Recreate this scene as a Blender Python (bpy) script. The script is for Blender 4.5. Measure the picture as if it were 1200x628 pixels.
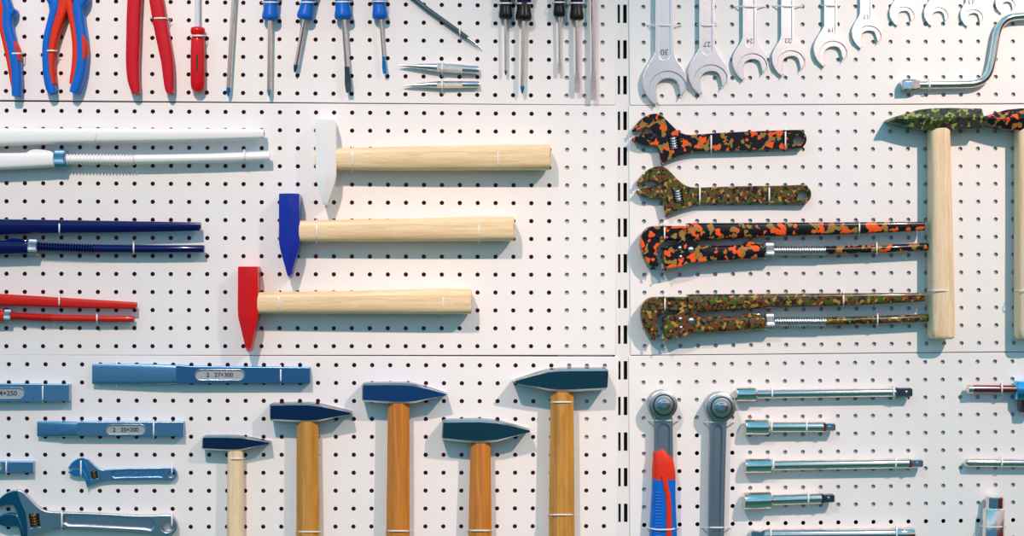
import bpy, math, random
from mathutils import Vector, Matrix
R = math.radians
for o in list(bpy.data.objects): bpy.data.objects.remove(o)
SC = bpy.context.scene
COL = SC.collection

# ------------------------------------------------------------------ camera
F = 1666.6667
CAM = Vector((0.0, -1.98689, 0.0))
ROT = (Matrix.Rotation(R(-2.11701), 3, 'Z') @ Matrix.Rotation(R(-0.190827), 3, 'X') @ Matrix.Rotation(R(0.107092), 3, 'Y'))
cam = bpy.data.cameras.new('camera'); cam.lens = 50; cam.sensor_width = 36; cam.clip_start = .05
camo = bpy.data.objects.new('camera', cam); COL.objects.link(camo)
camo.matrix_world = Matrix.Translation(CAM) @ (ROT @ Matrix.Rotation(R(90), 3, 'X')).to_4x4()
SC.camera = camo
SC.view_settings.view_transform = 'Standard'; SC.view_settings.look = 'None'
SC.view_settings.exposure = 0.0; SC.view_settings.gamma = 1; SC.view_settings.use_curve_mapping = False

# ------------------------------------------------------------------ world: cool shop hall, warmer and paler to the upper right
W = bpy.data.worlds.new('shop_hall'); SC.world = W; W.use_nodes = True
nt = W.node_tree; nt.nodes.clear()
def N(t, **k):
    n = nt.nodes.new(t)
    for a, b in k.items(): setattr(n, a, b)
    return n
def ramp(node, stops):
    cr = node.color_ramp
    while len(cr.elements) > 1: cr.elements.remove(cr.elements[-1])
    cr.elements[0].position = stops[0][0]; cr.elements[0].color = (*stops[0][1], 1)
    for p, c in stops[1:]:
        e = cr.elements.new(p); e.color = (*c, 1)
tc = N('ShaderNodeTexCoord'); sp = N('ShaderNodeSeparateXYZ'); nt.links.new(tc.outputs['Generated'], sp.inputs[0])
mz = N('ShaderNodeMapRange'); mz.inputs[1].default_value = -1; mz.inputs[2].default_value = 1
nt.links.new(sp.outputs['Z'], mz.inputs[0])
rz = N('ShaderNodeValToRGB'); nt.links.new(mz.outputs[0], rz.inputs[0])
ramp(rz, [(0.0, (.06, .24, .22)), (.25, (.04, .15, .10)), (.34, (.02, .09, .06)), (.39, (.03, .12, .16)), (.43, (.06, .20, .36)), (.50, (.08, .22, .42)), (.55, (.06, .26, .44)), (.60, (.75, .95, 1.05)), (.66, (.30, .72, 1.0)), (.72, (.12, .62, .95)), (.82, (.30, .90, 1.2)), (1.0, (.15, .62, .95))])
# paler towards +x (right)
ad = N('ShaderNodeMath', operation='MULTIPLY_ADD'); nt.links.new(sp.outputs['Z'], ad.inputs[0]); ad.inputs[1].default_value = .6
nt.links.new(sp.outputs['X'], ad.inputs[2])
mx = N('ShaderNodeMapRange'); mx.interpolation_type = 'SMOOTHSTEP'; mx.inputs[1].default_value = .12; mx.inputs[2].default_value = .5
nt.links.new(ad.outputs[0], mx.inputs[0])
rx = N('ShaderNodeValToRGB'); nt.links.new(mz.outputs[0], rx.inputs[0])
ramp(rx, [(0.0, (.05, .18, .18)), (.34, (.03, .09, .07)), (.39, (.09, .02, .02)), (.47, (.16, .025, .035)), (.51, (.10, .10, .13)), (.54, (.62, .56, .57)), (.62, (.75, .78, .82)), (.70, (.16, .60, .9)), (1.0, (.15, .58, .9))])
mm = N('ShaderNodeMixRGB'); nt.links.new(mx.outputs[0], mm.inputs[0]); nt.links.new(rz.outputs[0], mm.inputs[1]); nt.links.new(rx.outputs[0], mm.inputs[2])
bg = N('ShaderNodeBackground'); bg.inputs[1].default_value = .95; nt.links.new(mm.outputs[0], bg.inputs[0])
ow = N('ShaderNodeOutputWorld'); nt.links.new(bg.outputs[0], ow.inputs[0])

# ------------------------------------------------------------------ ceiling spot lamps of the shop
def spot(name, loc, target, power, color, size=70, blend=.6, rad=.03):
    l = bpy.data.lights.new(name, 'SPOT'); l.energy = power; l.color = color; l.spot_size = R(size); l.spot_blend = blend; l.shadow_soft_size = rad
    o = bpy.data.objects.new(name, l); COL.objects.link(o); o.location = loc
    o.rotation_euler = (Vector(target) - Vector(loc)).to_track_quat('-Z', 'Y').to_euler()
spot('spot_lamp', (-.50, -1.55, 1.35), (-.62, 0, -.50), 142, (1.0, .72, .60), 68, .8)
spot('spot_lamp', (1.30, -1.55, 1.35), (.86, 0, -.50), 198, (1.0, .73, .61), 68, .8)

# ------------------------------------------------------------------ pixel -> point on a plane h metres in front of the board
def at(px, py, h=0.0):
    d = ROT @ Vector(((px - 600) / F, 1, (314 - py) / F))
    return CAM + d * ((-h - CAM.y) / d.y)
S0 = 1.98689 / F
def sc(h=0.0): return (1.98689 - h) / F

# ------------------------------------------------------------------ materials
def mat(name, col, rough=.5, metal=0.0, coat=0.0, bump=0, bscale=400, spec=.5, tint=None, bstretch=(1, 1, 1), trans=0.0, sss=0):
    m = bpy.data.materials.new(name); m.use_nodes = True; t = m.node_tree; b = t.nodes['Principled BSDF']
    b.inputs['Base Color'].default_value = (*col, 1); b.inputs['Roughness'].default_value = rough; b.inputs['Metallic'].default_value = metal
    b.inputs['Coat Weight'].default_value = coat; b.inputs['Coat Roughness'].default_value = .06; b.inputs['Specular IOR Level'].default_value = spec
    b.inputs['Transmission Weight'].default_value = trans
    tcn = t.nodes.new('ShaderNodeTexCoord'); mp = t.nodes.new('ShaderNodeMapping'); mp.inputs['Scale'].default_value = bstretch
    t.links.new(tcn.outputs['Object'], mp.inputs[0])
    nz = t.nodes.new('ShaderNodeTexNoise'); nz.inputs['Scale'].default_value = bscale; nz.inputs['Detail'].default_value = 4
    t.links.new(mp.outputs[0], nz.inputs['Vector'])
    if bump:
        bp = t.nodes.new('ShaderNodeBump'); bp.inputs['Strength'].default_value = bump; bp.inputs['Distance'].default_value = .0006
        t.links.new(nz.outputs['Fac'], bp.inputs['Height']); t.links.new(bp.outputs[0], b.inputs['Normal'])
    # faint uneven colour everywhere
    r = t.nodes.new('ShaderNodeValToRGB'); c2 = tint or tuple(c * .86 for c in col)
    ramp(r, [(.3, c2), (.7, col)]); t.links.new(nz.outputs['Fac'], r.inputs[0]); t.links.new(r.outputs[0], b.inputs['Base Color'])
    return m
SPEC = dict(spec=.22)
def wood(name, light, dark, axis, rough=.45, coat=0.0):
    m = bpy.data.materials.new(name); m.use_nodes = True; t = m.node_tree; b = t.nodes['Principled BSDF']
    tcn = t.nodes.new('ShaderNodeTexCoord'); mp = t.nodes.new('ShaderNodeMapping')
    mp.inputs['Scale'].default_value = (4, 60, 60) if axis == 'x' else (60, 60, 4)
    t.links.new(tcn.outputs['Object'], mp.inputs[0])
    nz = t.nodes.new('ShaderNodeTexNoise'); nz.inputs['Scale'].default_value = 2.2; nz.inputs['Detail'].default_value = 6; nz.inputs['Distortion'].default_value = .8
    t.links.new(mp.outputs[0], nz.inputs['Vector'])
    n2 = t.nodes.new('ShaderNodeTexNoise'); n2.inputs['Scale'].default_value = 14; n2.inputs['Detail'].default_value = 3
    t.links.new(mp.outputs[0], n2.inputs['Vector'])
    r = t.nodes.new('ShaderNodeValToRGB'); ramp(r, [(.34, dark), (.52, light), (.7, tuple(min(1, c * 1.06) for c in light))]); t.links.new(nz.outputs['Fac'], r.inputs[0])
    r2 = t.nodes.new('ShaderNodeValToRGB'); ramp(r2, [(.35, (.80, .76, .70)), (.55, (1, 1, 1))]); t.links.new(n2.outputs['Fac'], r2.inputs[0])
    mu = t.nodes.new('ShaderNodeMixRGB'); mu.blend_type = 'MULTIPLY'; mu.inputs[0].default_value = .5
    t.links.new(r.outputs[0], mu.inputs[1]); t.links.new(r2.outputs[0], mu.inputs[2]); t.links.new(mu.outputs[0], b.inputs['Base Color'])
    b.inputs['Roughness'].default_value = rough; b.inputs['Coat Weight'].default_value = coat; b.inputs['Coat Roughness'].default_value = .12
    return m
def camo(name, base, layers, rough=.25):
    m = bpy.data.materials.new(name); m.use_nodes = True; t = m.node_tree; b = t.nodes['Principled BSDF']
    tcn = t.nodes.new('ShaderNodeTexCoord'); prev = None
    for k, (col, scale, thr, off, det) in enumerate(layers):
        mp = t.nodes.new('ShaderNodeMapping'); mp.inputs['Location'].default_value = off; t.links.new(tcn.outputs['Object'], mp.inputs[0])
        nz = t.nodes.new('ShaderNodeTexNoise'); nz.inputs['Scale'].default_value = scale; nz.inputs['Detail'].default_value = det; nz.inputs['Roughness'].default_value = .45
        t.links.new(mp.outputs[0], nz.inputs['Vector'])
        r = t.nodes.new('ShaderNodeValToRGB'); ramp(r, [(thr - .006, (0, 0, 0)), (thr + .006, (1, 1, 1))]); t.links.new(nz.outputs['Fac'], r.inputs[0])
        mi = t.nodes.new('ShaderNodeMixRGB'); t.links.new(r.outputs[0], mi.inputs[0])
        if prev is None: mi.inputs[1].default_value = (*base, 1)
        else: t.links.new(prev, mi.inputs[1])
        mi.inputs[2].default_value = (*col, 1); prev = mi.outputs[0]
    t.links.new(prev, b.inputs['Base Color']); b.inputs['Roughness'].default_value = rough; b.inputs['Coat Weight'].default_value = .4; b.inputs['Specular IOR Level'].default_value = .2; b.inputs['Coat Roughness'].default_value = .05
    return m
M = {}
M['panel'] = mat('white_powder_coat', (.86, .85, .83), .42, bscale=30, tint=(.84, .83, .81))
M['post'] = mat('post_white_paint', (.80, .80, .78), .4, bscale=30, tint=(.78, .78, .76))
M['back'] = mat('maroon_backing_paint', (.38, .06, .07), .6)
M['black_gap'] = mat('dark_gap_shade', (.015, .012, .014), .7)  # black stands for the unlit gap behind slots and open holes
M['pale_back'] = mat('pale_backing_paint', (.56, .59, .59), .6)
M['birch_h'] = wood('pale_birch_lengthwise', (.84, .64, .38), (.74, .53, .29), 'x')
M['birch_v'] = wood('pale_birch_upright', (.84, .65, .42), (.74, .55, .33), 'z')
M['varnish'] = wood('orange_varnished_ash', (.58, .22, .028), (.46, .155, .018), 'z', .28, .7)
M['varnish_brown'] = wood('brown_varnished_ash', (.57, .28, .048), (.46, .21, .032), 'z', .28, .7)
M['white_lacquer'] = mat('white_lacquer', (.88, .88, .87), .28, coat=.5, tint=(.87, .87, .86))
M['blue_lacquer'] = mat('hammered_blue_lacquer', (.012, .035, .36), .22, coat=0.28, bump=.35, bscale=350, spec=.2)
M['navy_lacquer'] = mat('navy_lacquer', (.002, .004, .085), .16, coat=0.35, spec=.2)
M['red_lacquer'] = mat('hammered_red_lacquer', (.70, .012, .015), .3, coat=0.21, bump=.3, bscale=350, spec=.2)
M['red_paint'] = mat('red_wrench_paint', (.62, .018, .010), .3, coat=0.17, spec=.2)
M['red_grip'] = mat('red_dipped_grip', (.60, .008, .018), .33, coat=0.10, spec=.2)
M['red_clear'] = mat('red_clear_plastic', (.66, .008, .012), .15, coat=0.28, spec=.2)
M['orange_grip'] = mat('orange_red_rubber', (.72, .035, .012), .42, spec=.2)
M['blue_grip'] = mat('blue_plastic', (.005, .14, .60), .35, coat=0.07, spec=.2)
M['black_grip'] = mat('black_plastic', (.012, .011, .010), .3, coat=0.14, spec=.2)
M['navy_grip'] = mat('navy_plastic', (.008, .012, .10), .3, coat=0.14, spec=.2)
M['glass_rod'] = mat('milky_rod', (.75, .78, .80), .08, coat=1)
M['chrome'] = mat('chrome', (.88, .78, .71), .10, 1)
M['frosted'] = mat('frosted_stamped_steel', (.70, .68, .66), .5, .9, bump=.3, bscale=900)
M['blade_grey'] = mat('grey_blade_steel', (.80, .62, .56), .38, .85)
M['satin'] = mat('satin_steel', (.62, .64, .66), .30, 1, bump=.15, bscale=900)
M['pearl'] = mat('pearl_chrome', (.86, .81, .80), .32, 1, bump=.3, bscale=1100)
M['shaft_steel'] = mat('neutral_bright_steel', (.92, .70, .60), .14, 1)
M['dark_steel'] = mat('dark_steel', (.16, .18, .20), .3, 1)
M['grey_steel'] = mat('grey_forged_steel', (.42, .47, .50), .38, 1, bump=.2, bscale=900)
M['blue_reflection_steel'] = mat('blue_reflection_on_steel', (.28, .50, .72), .32, 1, bump=.25, bscale=700, bstretch=(.3, 1, 1))  # grey steel with its blue reflection put into the base colour
M['deep_blue_reflection_steel'] = mat('deep_blue_reflection_steel', (.10, .27, .52), .34, 1, bump=.3, bscale=700)  # darker part of the blue reflection, tinted into the same steel
M['cyan_reflection_steel'] = mat('cyan_reflection_on_steel', (.16, .60, .95), .16, 1)  # bright cyan reflection coloured into polished metal
M['teal_reflection_steel'] = mat('teal_reflection_on_steel', (.08, .30, .38), .18, 1)  # teal reflection of the surroundings held in the base colour
M['navy_reflection_steel'] = mat('navy_reflection_on_steel', (.030, .075, .16), .2, .9)  # dark navy reflection on hammer faces, painted as colour
M['teal_reflection_head'] = mat('teal_reflection_on_head', (.045, .15, .17), .2, .9)  # teal reflection on hammer heads, painted as colour
M['blue_reflection_head'] = mat('blue_reflection_on_head', (.05, .16, .36), .2, .9)  # blue reflection on a hammer head, painted as colour
M['brass'] = mat('brassy_worm', (.45, .32, .16), .25, 1)
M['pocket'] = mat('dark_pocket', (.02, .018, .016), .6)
M['red_reflection_chrome'] = mat('red_reflection_on_chrome', (.45, .16, .17), .15, 1)  # red surroundings mirrored in chrome, done as a tint
M['tie'] = mat('white_nylon', (.86, .86, .86), .35)
M['camo_orange'] = camo('black_orange_camouflage', (.008, .007, .008), [((.30, .17, .035), 95, .575, (0, 0, 0), 2), ((.85, .10, .012), 100, .600, (.3, .2, .7), 1.5)])
M['camo_green'] = camo('green_brown_camouflage', (.02, .014, .009), [((.10, .065, .018), 190, .50, (0, 0, 0), 4), ((.045, .11, .012), 140, .58, (.2, .5, .1), 4), ((.15, .040, .010), 150, .575, (.7, .1, .3), 4), ((.38, .22, .05), 150, .60, (.1, .8, .3), 4)])
M['camo_leaf'] = camo('olive_leaf_camouflage', (.025, .022, .022), [((.05, .085, .015), 130, .48, (0, 0, 0), 3), ((.30, .30, .085), 120, .565, (.2, .5, .1), 3), ((.05, .035, .045), 110, .59, (.7, .1, .3), 2)])

# ------------------------------------------------------------------ mesh helpers
class MB:
    def __init__(s): s.v = []; s.f = []
    def add(s, v, f):
        b = len(s.v); s.v += [Vector(p) for p in v]; s.f += [tuple(i + b for i in q) for q in f]; return s
    def merge(s, o): return s.add(o.v, o.f)
ROOTLOC = {}
def build(name, mb, m, parent=None, sharp=35, weld=False):
    loc = ROOTLOC.get(parent, None) if parent else None
    if parent is None:
        xs = [v.x for v in mb.v]; zs = [v.z for v in mb.v]
        loc = Vector(((min(xs) + max(xs)) / 2, 0, min(zs)))
    me = bpy.data.meshes.new(name); me.from_pydata([v - loc for v in mb.v], [], mb.f)
    import bmesh
    bm = bmesh.new(); bm.from_mesh(me); bmesh.ops.recalc_face_normals(bm, faces=bm.faces) if not weld else None
    bm.to_mesh(me); bm.free()
    for p in me.polygons: p.use_smooth = True
    me.set_sharp_from_angle(angle=R(sharp)); me.materials.append(M[m] if isinstance(m, str) else m); me.update()
    o = bpy.data.objects.new(name, me); COL.objects.link(o)
    if parent: o.parent = parent
    else: o.location = loc
    ROOTLOC[o] = loc
    return o
def tag(o, label, cat, group=None):
    o['label'] = label; o['category'] = cat
    if group: o['group'] = group
    return o
def thing(name, px, py, label, cat, group=None):
    o = bpy.data.objects.new(name, None); o.empty_display_size = .02; COL.objects.link(o)
    o.location = at(px, py, 0); ROOTLOC[o] = o.location.copy()
    return tag(o, label, cat, group)

def section(kind='round', n=20):
    if kind == 'round': return [(math.cos(2 * math.pi * k / n), math.sin(2 * math.pi * k / n)) for k in range(n)]
    if kind == 'soft':  # rounded rectangle
        o = []
        for k in range(24):
            a = 2 * math.pi * k / 24; c, s_ = math.cos(a), math.sin(a)
            o.append((math.copysign(abs(c) ** .55, c), math.copysign(abs(s_) ** .55, s_)))
        return o
    if kind == 'flat':  # flat front with small round edges
        o = []
        for k in range(28):
            a = 2 * math.pi * k / 28; c, s_ = math.cos(a), math.sin(a)
            o.append((math.copysign(abs(c) ** .3, c), math.copysign(abs(s_) ** .3, s_)))
        return o
    if kind == 'cham': c = .80; return [(-1, -c), (-c, -1), (c, -1), (1, -c), (1, c), (c, 1), (-c, 1), (-1, c)]
    if kind == 'ridge': return [(-1, -.8), (-.8, -1), (.8, -1), (1, -.8), (1, .62), (-.05, 1.0), (-1, .62)]
    if kind == 'hex': return [(math.cos(math.pi * k / 3), math.sin(math.pi * k / 3)) for k in range(6)]
    if kind == 'oct': return [(math.cos(math.pi * (k + .5) / 4) / math.cos(math.pi / 8), math.sin(math.pi * (k + .5) / 4) / math.cos(math.pi / 8)) for k in range(8)]
    if kind == 'square': return [(-1, -1), (1, -1), (1, 1), (-1, 1)]
def loft(st, kind='round', n=20, cap=True):
    """st: (px, py, half width in px, centre height mm, half depth mm)"""
    P = [at(a[0], a[1], a[3] / 1000) for a in st]; se = section(kind, n); mb = MB(); k = len(se); vs = []
    for i, p in enumerate(P):
        a = P[max(0, i - 1)]; b = P[min(len(P) - 1, i + 1)]
        T = (b - a); T.y = 0; T = T.normalized() if T.length > 1e-9 else Vector((1, 0, 0))
        Nn = Vector((0, -1, 0)); B = T.cross(Nn).normalized()
        w = st[i][2] * sc(st[i][3] / 1000); d = st[i][4] / 1000
        for (u, v) in se: vs.append(p + B * (u * w) + Nn * (v * d))
    fs = []
    for i in range(len(P) - 1):
        for j in range(k): fs.append((i * k + j, i * k + (j + 1) % k, (i + 1) * k + (j + 1) % k, (i + 1) * k + j))
    if cap: fs.append(tuple(range(k))); fs.append(tuple((len(P) - 1) * k + j for j in range(k)))
    return mb.add(vs, fs)
def cr(pts, n=5, closed=False):
    """Catmull-Rom through tuples"""
    out = []; L = len(pts); rng = range(L if closed else L - 1)
    for i in rng:
        g = lambda j: pts[j % L] if closed else pts[max(0, min(L - 1, j))]
        p0, p1, p2, p3 = g(i - 1), g(i), g(i + 1), g(i + 2)
        for s_ in range(n):
            t = s_ / n
            out.append(tuple(.5 * ((2 * b) + (-a + c) * t + (2 * a - 5 * b + 4 * c - d) * t * t + (-a + 3 * b - 3 * c + d) * t ** 3) for a, b, c, d in zip(p0, p1, p2, p3)))
    if not closed: out.append(tuple(pts[-1]))
    return out
def corner(*p): return [(p[0], p[1])] * 2
def slab(polys, h0, h1, bev=.5):
    """prism of a pixel outline (first poly outer, the others holes) between heights h0..h1 in mm, edges rounded by bev"""
    from mathutils.geometry import delaunay_2d_cdt
    b = min(bev / 1000, (h1 - h0) / 2000 * .9); y0, y1 = -h0 / 1000, -h1 / 1000
    prof = [(b, y1), (b * .3, y1 + b * .3), (0, y1 + b), (0, y0 - b), (b * .3, y0 - b * .3), (b, y0)]
    loops = []
    for n_, pl in enumerate(polys):
        c3 = [at(p[0], p[1], h1 / 1000) for p in pl]; cl = []
        for p in c3:
            q = Vector((p.x, p.z))
            if not cl or (q - cl[-1]).length > .00008: cl.append(q)
        if (cl[0] - cl[-1]).length < .00008: cl.pop()
        ar = sum(cl[i - 1].x * cl[i].y - cl[i].x * cl[i - 1].y for i in range(len(cl)))
        if (ar < 0) == (n_ == 0): cl.reverse()      # outer anticlockwise, holes clockwise
        nrm = []
        for i, q in enumerate(cl):
            e0 = (q - cl[i - 1]).normalized(); e1 = (cl[(i + 1) % len(cl)] - q).normalized()
            n0 = Vector((-e0.y, e0.x)); n1 = Vector((-e1.y, e1.x)); m = n0 + n1
            if m.length < .2: m = n0
            m.normalize(); k = min(1.6, 1 / max(.3, m.dot(n0))); nrm.append(m * k)
        loops.append((cl, nrm))
    mb = MB(); vs = []; fs = []; starts = []; tot = sum(len(c) for c, _ in loops)
    for (o_, y) in prof:
        for cl, nr in loops:
            for q, m in zip(cl, nr): z = q + m * o_; vs.append(Vector((z.x, y, z.y)))
    st = 0
    for cl, nr in loops:
        L = len(cl)
        for i in range(len(prof) - 1):
            for j in range(L): a_, b_ = i * tot + st + j, i * tot + st + (j + 1) % L; fs.append((a_, b_, b_ + tot, a_ + tot))
        st += L
    # caps get vertices of their own so the flat faces stay flat
    for y, o_ in ((y1, prof[0][0]), (y0, prof[-1][0])):
        pts = []; cons = []; rings = []
        for cl, nr in loops:
            r_ = [q + m * o_ for q, m in zip(cl, nr)]; st0 = len(pts); pts += r_; rings.append(r_)
            cons += [(st0 + i, st0 + (i + 1) % len(r_)) for i in range(len(r_))]
        cv, _, cf, _, _, _ = delaunay_2d_cdt(pts, cons, [], 0, 1e-7)
        def wind(c, r_):
            w = 0
            for i in range(len(r_)):
                p, q = r_[i - 1], r_[i]
                if (p.y <= c.y) != (q.y <= c.y):
                    x = p.x + (c.y - p.y) * (q.x - p.x) / (q.y - p.y)
                    if x > c.x: w += 1 if q.y > p.y else -1
            return w
        base = len(vs); vs += [Vector((q.x, y, q.y)) for q in cv]
        for tri in cf:
            c = (cv[tri[0]] + cv[tri[1]] + cv[tri[2]]) / 3
            if wind(c, rings[0]) != 0 and not any(wind(c, r_) for r_ in rings[1:]):
                fs.append(tuple(base + i for i in (tri if y == y1 else reversed(tri))))
    return mb.add(vs, fs)
def circ(x, y, r, n=24, ry=None): return [(x + r * math.cos(2 * math.pi * k / n), y + (ry or r) * math.sin(2 * math.pi * k / n)) for k in range(n)]
def stadium(x0, y0, x1, y1, n=8):
    """rounded slot outline in px"""
    w, h = x1 - x0, y1 - y0; o = []
    if w >= h:
        r = h / 2
        for k in range(n + 1): a = -math.pi / 2 + math.pi * k / n; o.append((x1 - r + r * math.cos(a), y0 + r + r * math.sin(a)))
        for k in range(n + 1): a = math.pi / 2 + math.pi * k / n; o.append((x0 + r + r * math.cos(a), y0 + r + r * math.sin(a)))
    else:
        r = w / 2
        for k in range(n + 1): a = math.pi + math.pi * k / n; o.append((x0 + r + r * math.cos(a), y0 + r + r * math.sin(a)))
        for k in range(n + 1): a = math.pi * k / n; o.append((x0 + r + r * math.cos(a), y1 - r + r * math.sin(a)))
    return o
def knob(px, py, r, h0, h1, n=24, dome=.3, kind='round'):
    """short cylinder standing out of the board, domed"""
    a = at(px, py, h1 / 1000); s_ = r * sc(h1 / 1000); se = section(kind, n); k = len(se); mb = MB(); vs = []; fs = []
    prof = [(1, h0), (1, h1 - (h1 - h0) * dome)] + [(math.cos(t), h1 - (h1 - h0) * dome * (1 - math.sin(t))) for t in (.4, .8, 1.15, 1.4)]
    for (f, h) in prof:
        for (u, v) in se: vs.append(Vector((a.x + u * s_ * f, -h / 1000, a.z + v * s_ * f)))
    for i in range(len(prof) - 1):
        for j in range(k): fs.append((i * k + j, i * k + (j + 1) % k, (i + 1) * k + (j + 1) % k, (i + 1) * k + j))
    fs.append(tuple(range(k))); fs.append(tuple((len(prof) - 1) * k + j for j in range(k)))
    return mb.add(vs, fs)
def text(body, px, py, size_px, h, ang=0, parent=None, m='satin', name='size_mark', th=.25, stretch=1.0, label=None):
    cu = bpy.data.curves.new('tmp', 'FONT'); cu.body = body; cu.align_x = 'CENTER'; cu.align_y = 'CENTER'; cu.size = size_px * S0 * 1.35; cu.extrude = th / 1000; cu.offset = .00008
    o = bpy.data.objects.new('tmp', cu); COL.objects.link(o)
    me = bpy.data.meshes.new_from_object(o.evaluated_get(bpy.context.evaluated_depsgraph_get()))
    c = at(px, py, h / 1000); ca, sa = math.cos(R(ang)), math.sin(R(ang)); mb = MB()
    mb.add([(c.x + (v.co.x * stretch) * ca - v.co.y * sa, -h / 1000 - v.co.z, c.z + (v.co.x * stretch) * sa + v.co.y * ca) for v in me.vertices], [tuple(p.vertices) for p in me.polygons])
    bpy.data.objects.remove(o); bpy.data.curves.remove(cu); bpy.data.meshes.remove(me)
    ob = build(name, mb, m, parent)
    if label: ob['label'] = label
    return ob
TIEG = 'white ties fastening tools to the perforated panels'
def tie(px, py, half, top, horizontal_band, desc, tail=None, r=.85, hole=1.6, sag=0):
    """loop of nylon going over a tool; band runs along x if horizontal_band else along y. top = tool height mm"""
    pts = []; n = 18
    for k in range(n + 1):
        a = math.pi * k / n; c = math.cos(a); s_ = math.sin(a)
        u = math.copysign(abs(c) ** .62, c) * (half + hole * (1 - s_ ** .5)); h = (abs(s_) ** .62) * (top + 1.0)
        h = max(h, .6)
        dy = sag * (1 - c * c)
        pts.append((px + u, py + dy, h) if horizontal_band else (px + dy, py + u, h))
    P = [at(a, b, h / 1000) for a, b, h in pts]; mb = MB(); vs = []; fs = []; k = 6
    W_ = Vector((0, 0, 1)) if horizontal_band else Vector((1, 0, 0))
    for i, p in enumerate(P):
        T = (P[min(len(P) - 1, i + 1)] - P[max(0, i - 1)]).normalized(); A = T.cross(W_).normalized()
        for j in range(k):
            an = 2 * math.pi * j / k; vs.append(p + A * (math.cos(an) * .0005) + W_ * (math.sin(an) * r * .0013))
    for i in range(len(P) - 1):
        for j in range(k): fs.append((i * k + j, i * k + (j + 1) % k, (i + 1) * k + (j + 1) % k, (i + 1) * k + j))
    fs.append(tuple(range(k))); fs.append(tuple((len(P) - 1) * k + j for j in range(k)))
    mb.add(vs, fs)
    if tail:
        mb.merge(wire([(tail[0], tail[1], top * .5), (tail[2], tail[3], 1.2)], .5))
    return tag(build('cable_tie', mb, 'tie'), 'thin white tie ' + desc, 'tie', TIEG)
def wire(pts, r_mm):
    P = [at(a, b, h / 1000) for a, b, h in pts]; vs = []; fs = []; k = 6; up = Vector((0, -1, 0))
    for i, p in enumerate(P):
        T = (P[min(len(P) - 1, i + 1)] - P[max(0, i - 1)]).normalized(); A = T.cross(up)
        A = A.normalized() if A.length > 1e-4 else Vector((1, 0, 0)); B = T.cross(A)
        for j in range(k):
            an = 2 * math.pi * j / k; vs.append(p + (A * math.cos(an) + B * math.sin(an)) * r_mm / 1000)
    for i in range(len(P) - 1):
        for j in range(k): fs.append((i * k + j, i * k + (j + 1) % k, (i + 1) * k + (j + 1) % k, (i + 1) * k + j))
    fs.append(tuple(range(k))); fs.append(tuple((len(P) - 1) * k + j for j in range(k)))
    return MB().add(vs, fs)

# ------------------------------------------------------------------ perforated steel panels
G = .025; HR = .0031
def panel(ox, oz, th, i0, i1, j0, j1, left, right, label, name='perforated_panel'):
    """sheet with punched holes on a 25 mm grid; hole (0,0) at ox,oz; th tilt in degrees"""
    mb = MB(); c, s_ = math.cos(R(th)), math.sin(R(th))
    def w(x, y, z): return Vector((ox + x * c - z * s_, y, oz + x * s_ + z * c))
    e = .0117
    nh = 12
    for i in range(i0, i1 + 1):
        xa = -G / 2 if i > i0 else -left; xb = G / 2 if i < i1 else right
        for j in range(j0, j1 + 1):
            za = G / 2 if j > j0 else e; zb = -G / 2 if j < j1 else -e
            cx, cz = i * G, -j * G; vs = []; fs = []
            for k in range(nh):
                a = 2 * math.pi * (k + .5) / nh; vs.append(w(cx + HR * math.cos(a), 0, cz + HR * math.sin(a)))
            for k in range(nh):
                a = 2 * math.pi * (k + .5) / nh; vs.append(w(cx + HR * math.cos(a), .0012, cz + HR * math.sin(a)))
            # corners : right-top, left-top, left-bottom, right-bottom
            vs += [w(cx + xb, 0, cz + za), w(cx + xa, 0, cz + za), w(cx + xa, 0, cz + zb), w(cx + xb, 0, cz + zb)]
            for k in range(nh): fs.append((k, (k + 1) % nh, nh + (k + 1) % nh, nh + k))
            o = 2 * nh; q = nh // 4
            for cn in range(4):
                # corner cn serves hole verts from cn*q .. cn*q+q-1
                idx = [(cn * q + t) % nh for t in range(q)]
                for t in range(q - 1): fs.append((o + cn, idx[t + 1], idx[t]))
                fs.append((o + cn, o + (cn + 1) % 4, (idx[-1] + 1) % nh, idx[-1]))
            mb.add(vs, fs)
    # folded rim: rounded lip then flange into the wall
    x0, x1 = i0 * G - left, i1 * G + right; z0, z1 = -j0 * G + e, -j1 * G - e
    prof = [(0, 0)] + [(.0014 * math.sin(a), .0014 * (1 - math.cos(a))) for a in (R(22), R(45), R(68), R(90))] + [(.0014, .0022)]
    corners = [(x0, z0, -1, 1), (x1, z0, 1, 1), (x1, z1, 1, -1), (x0, z1, -1, -1)]
    vs = []; fs = []
    for (d, y) in prof:
        for (x, z, sx, sz) in corners: vs.append(w(x + sx * d * .6, y, z + sz * d * .6))
    for i in range(len(prof) - 1):
        for k in range(4): fs.append((i * 4 + k, i * 4 + (k + 1) % 4, (i + 1) * 4 + (k + 1) % 4, (i + 1) * 4 + k))
    mb.add(vs, fs)
    o = build(name, mb, 'panel', sharp=30)
    return tag(o, label, 'pegboard', 'white perforated steel panels')
L1, L2 = .0125, .0185
panel(-.62399, .33891, -.340, -7, 33, -6, 4, L1, L2, 'white perforated panel top left, behind the pliers and screwdrivers')
panel(-.62376, .21180, -.230, -7, 33, 0, 13, L1, L2, 'white perforated panel at middle left, behind the white, blue and red hammers')
panel(-.62169, -.13807, -.398, -7, 33, 0, 13, L1, L2, 'white perforated panel bottom left, behind the chisels and wood-handled hammers')
panel(.25846, .33387, .406, 0, 28, -6, 4, .0195, L1, 'white perforated panel top right, behind the open-ended spanners')
panel(.25799, .20831, .301, 0, 28, 0, 13, .0195, L1, 'white perforated panel at middle right, behind the camouflage wrenches')
panel(.25756, -.14270, .264, 0, 28, 0, 13, .0195, L1, 'white perforated panel bottom right, behind the ratchets and extension bars')

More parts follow.
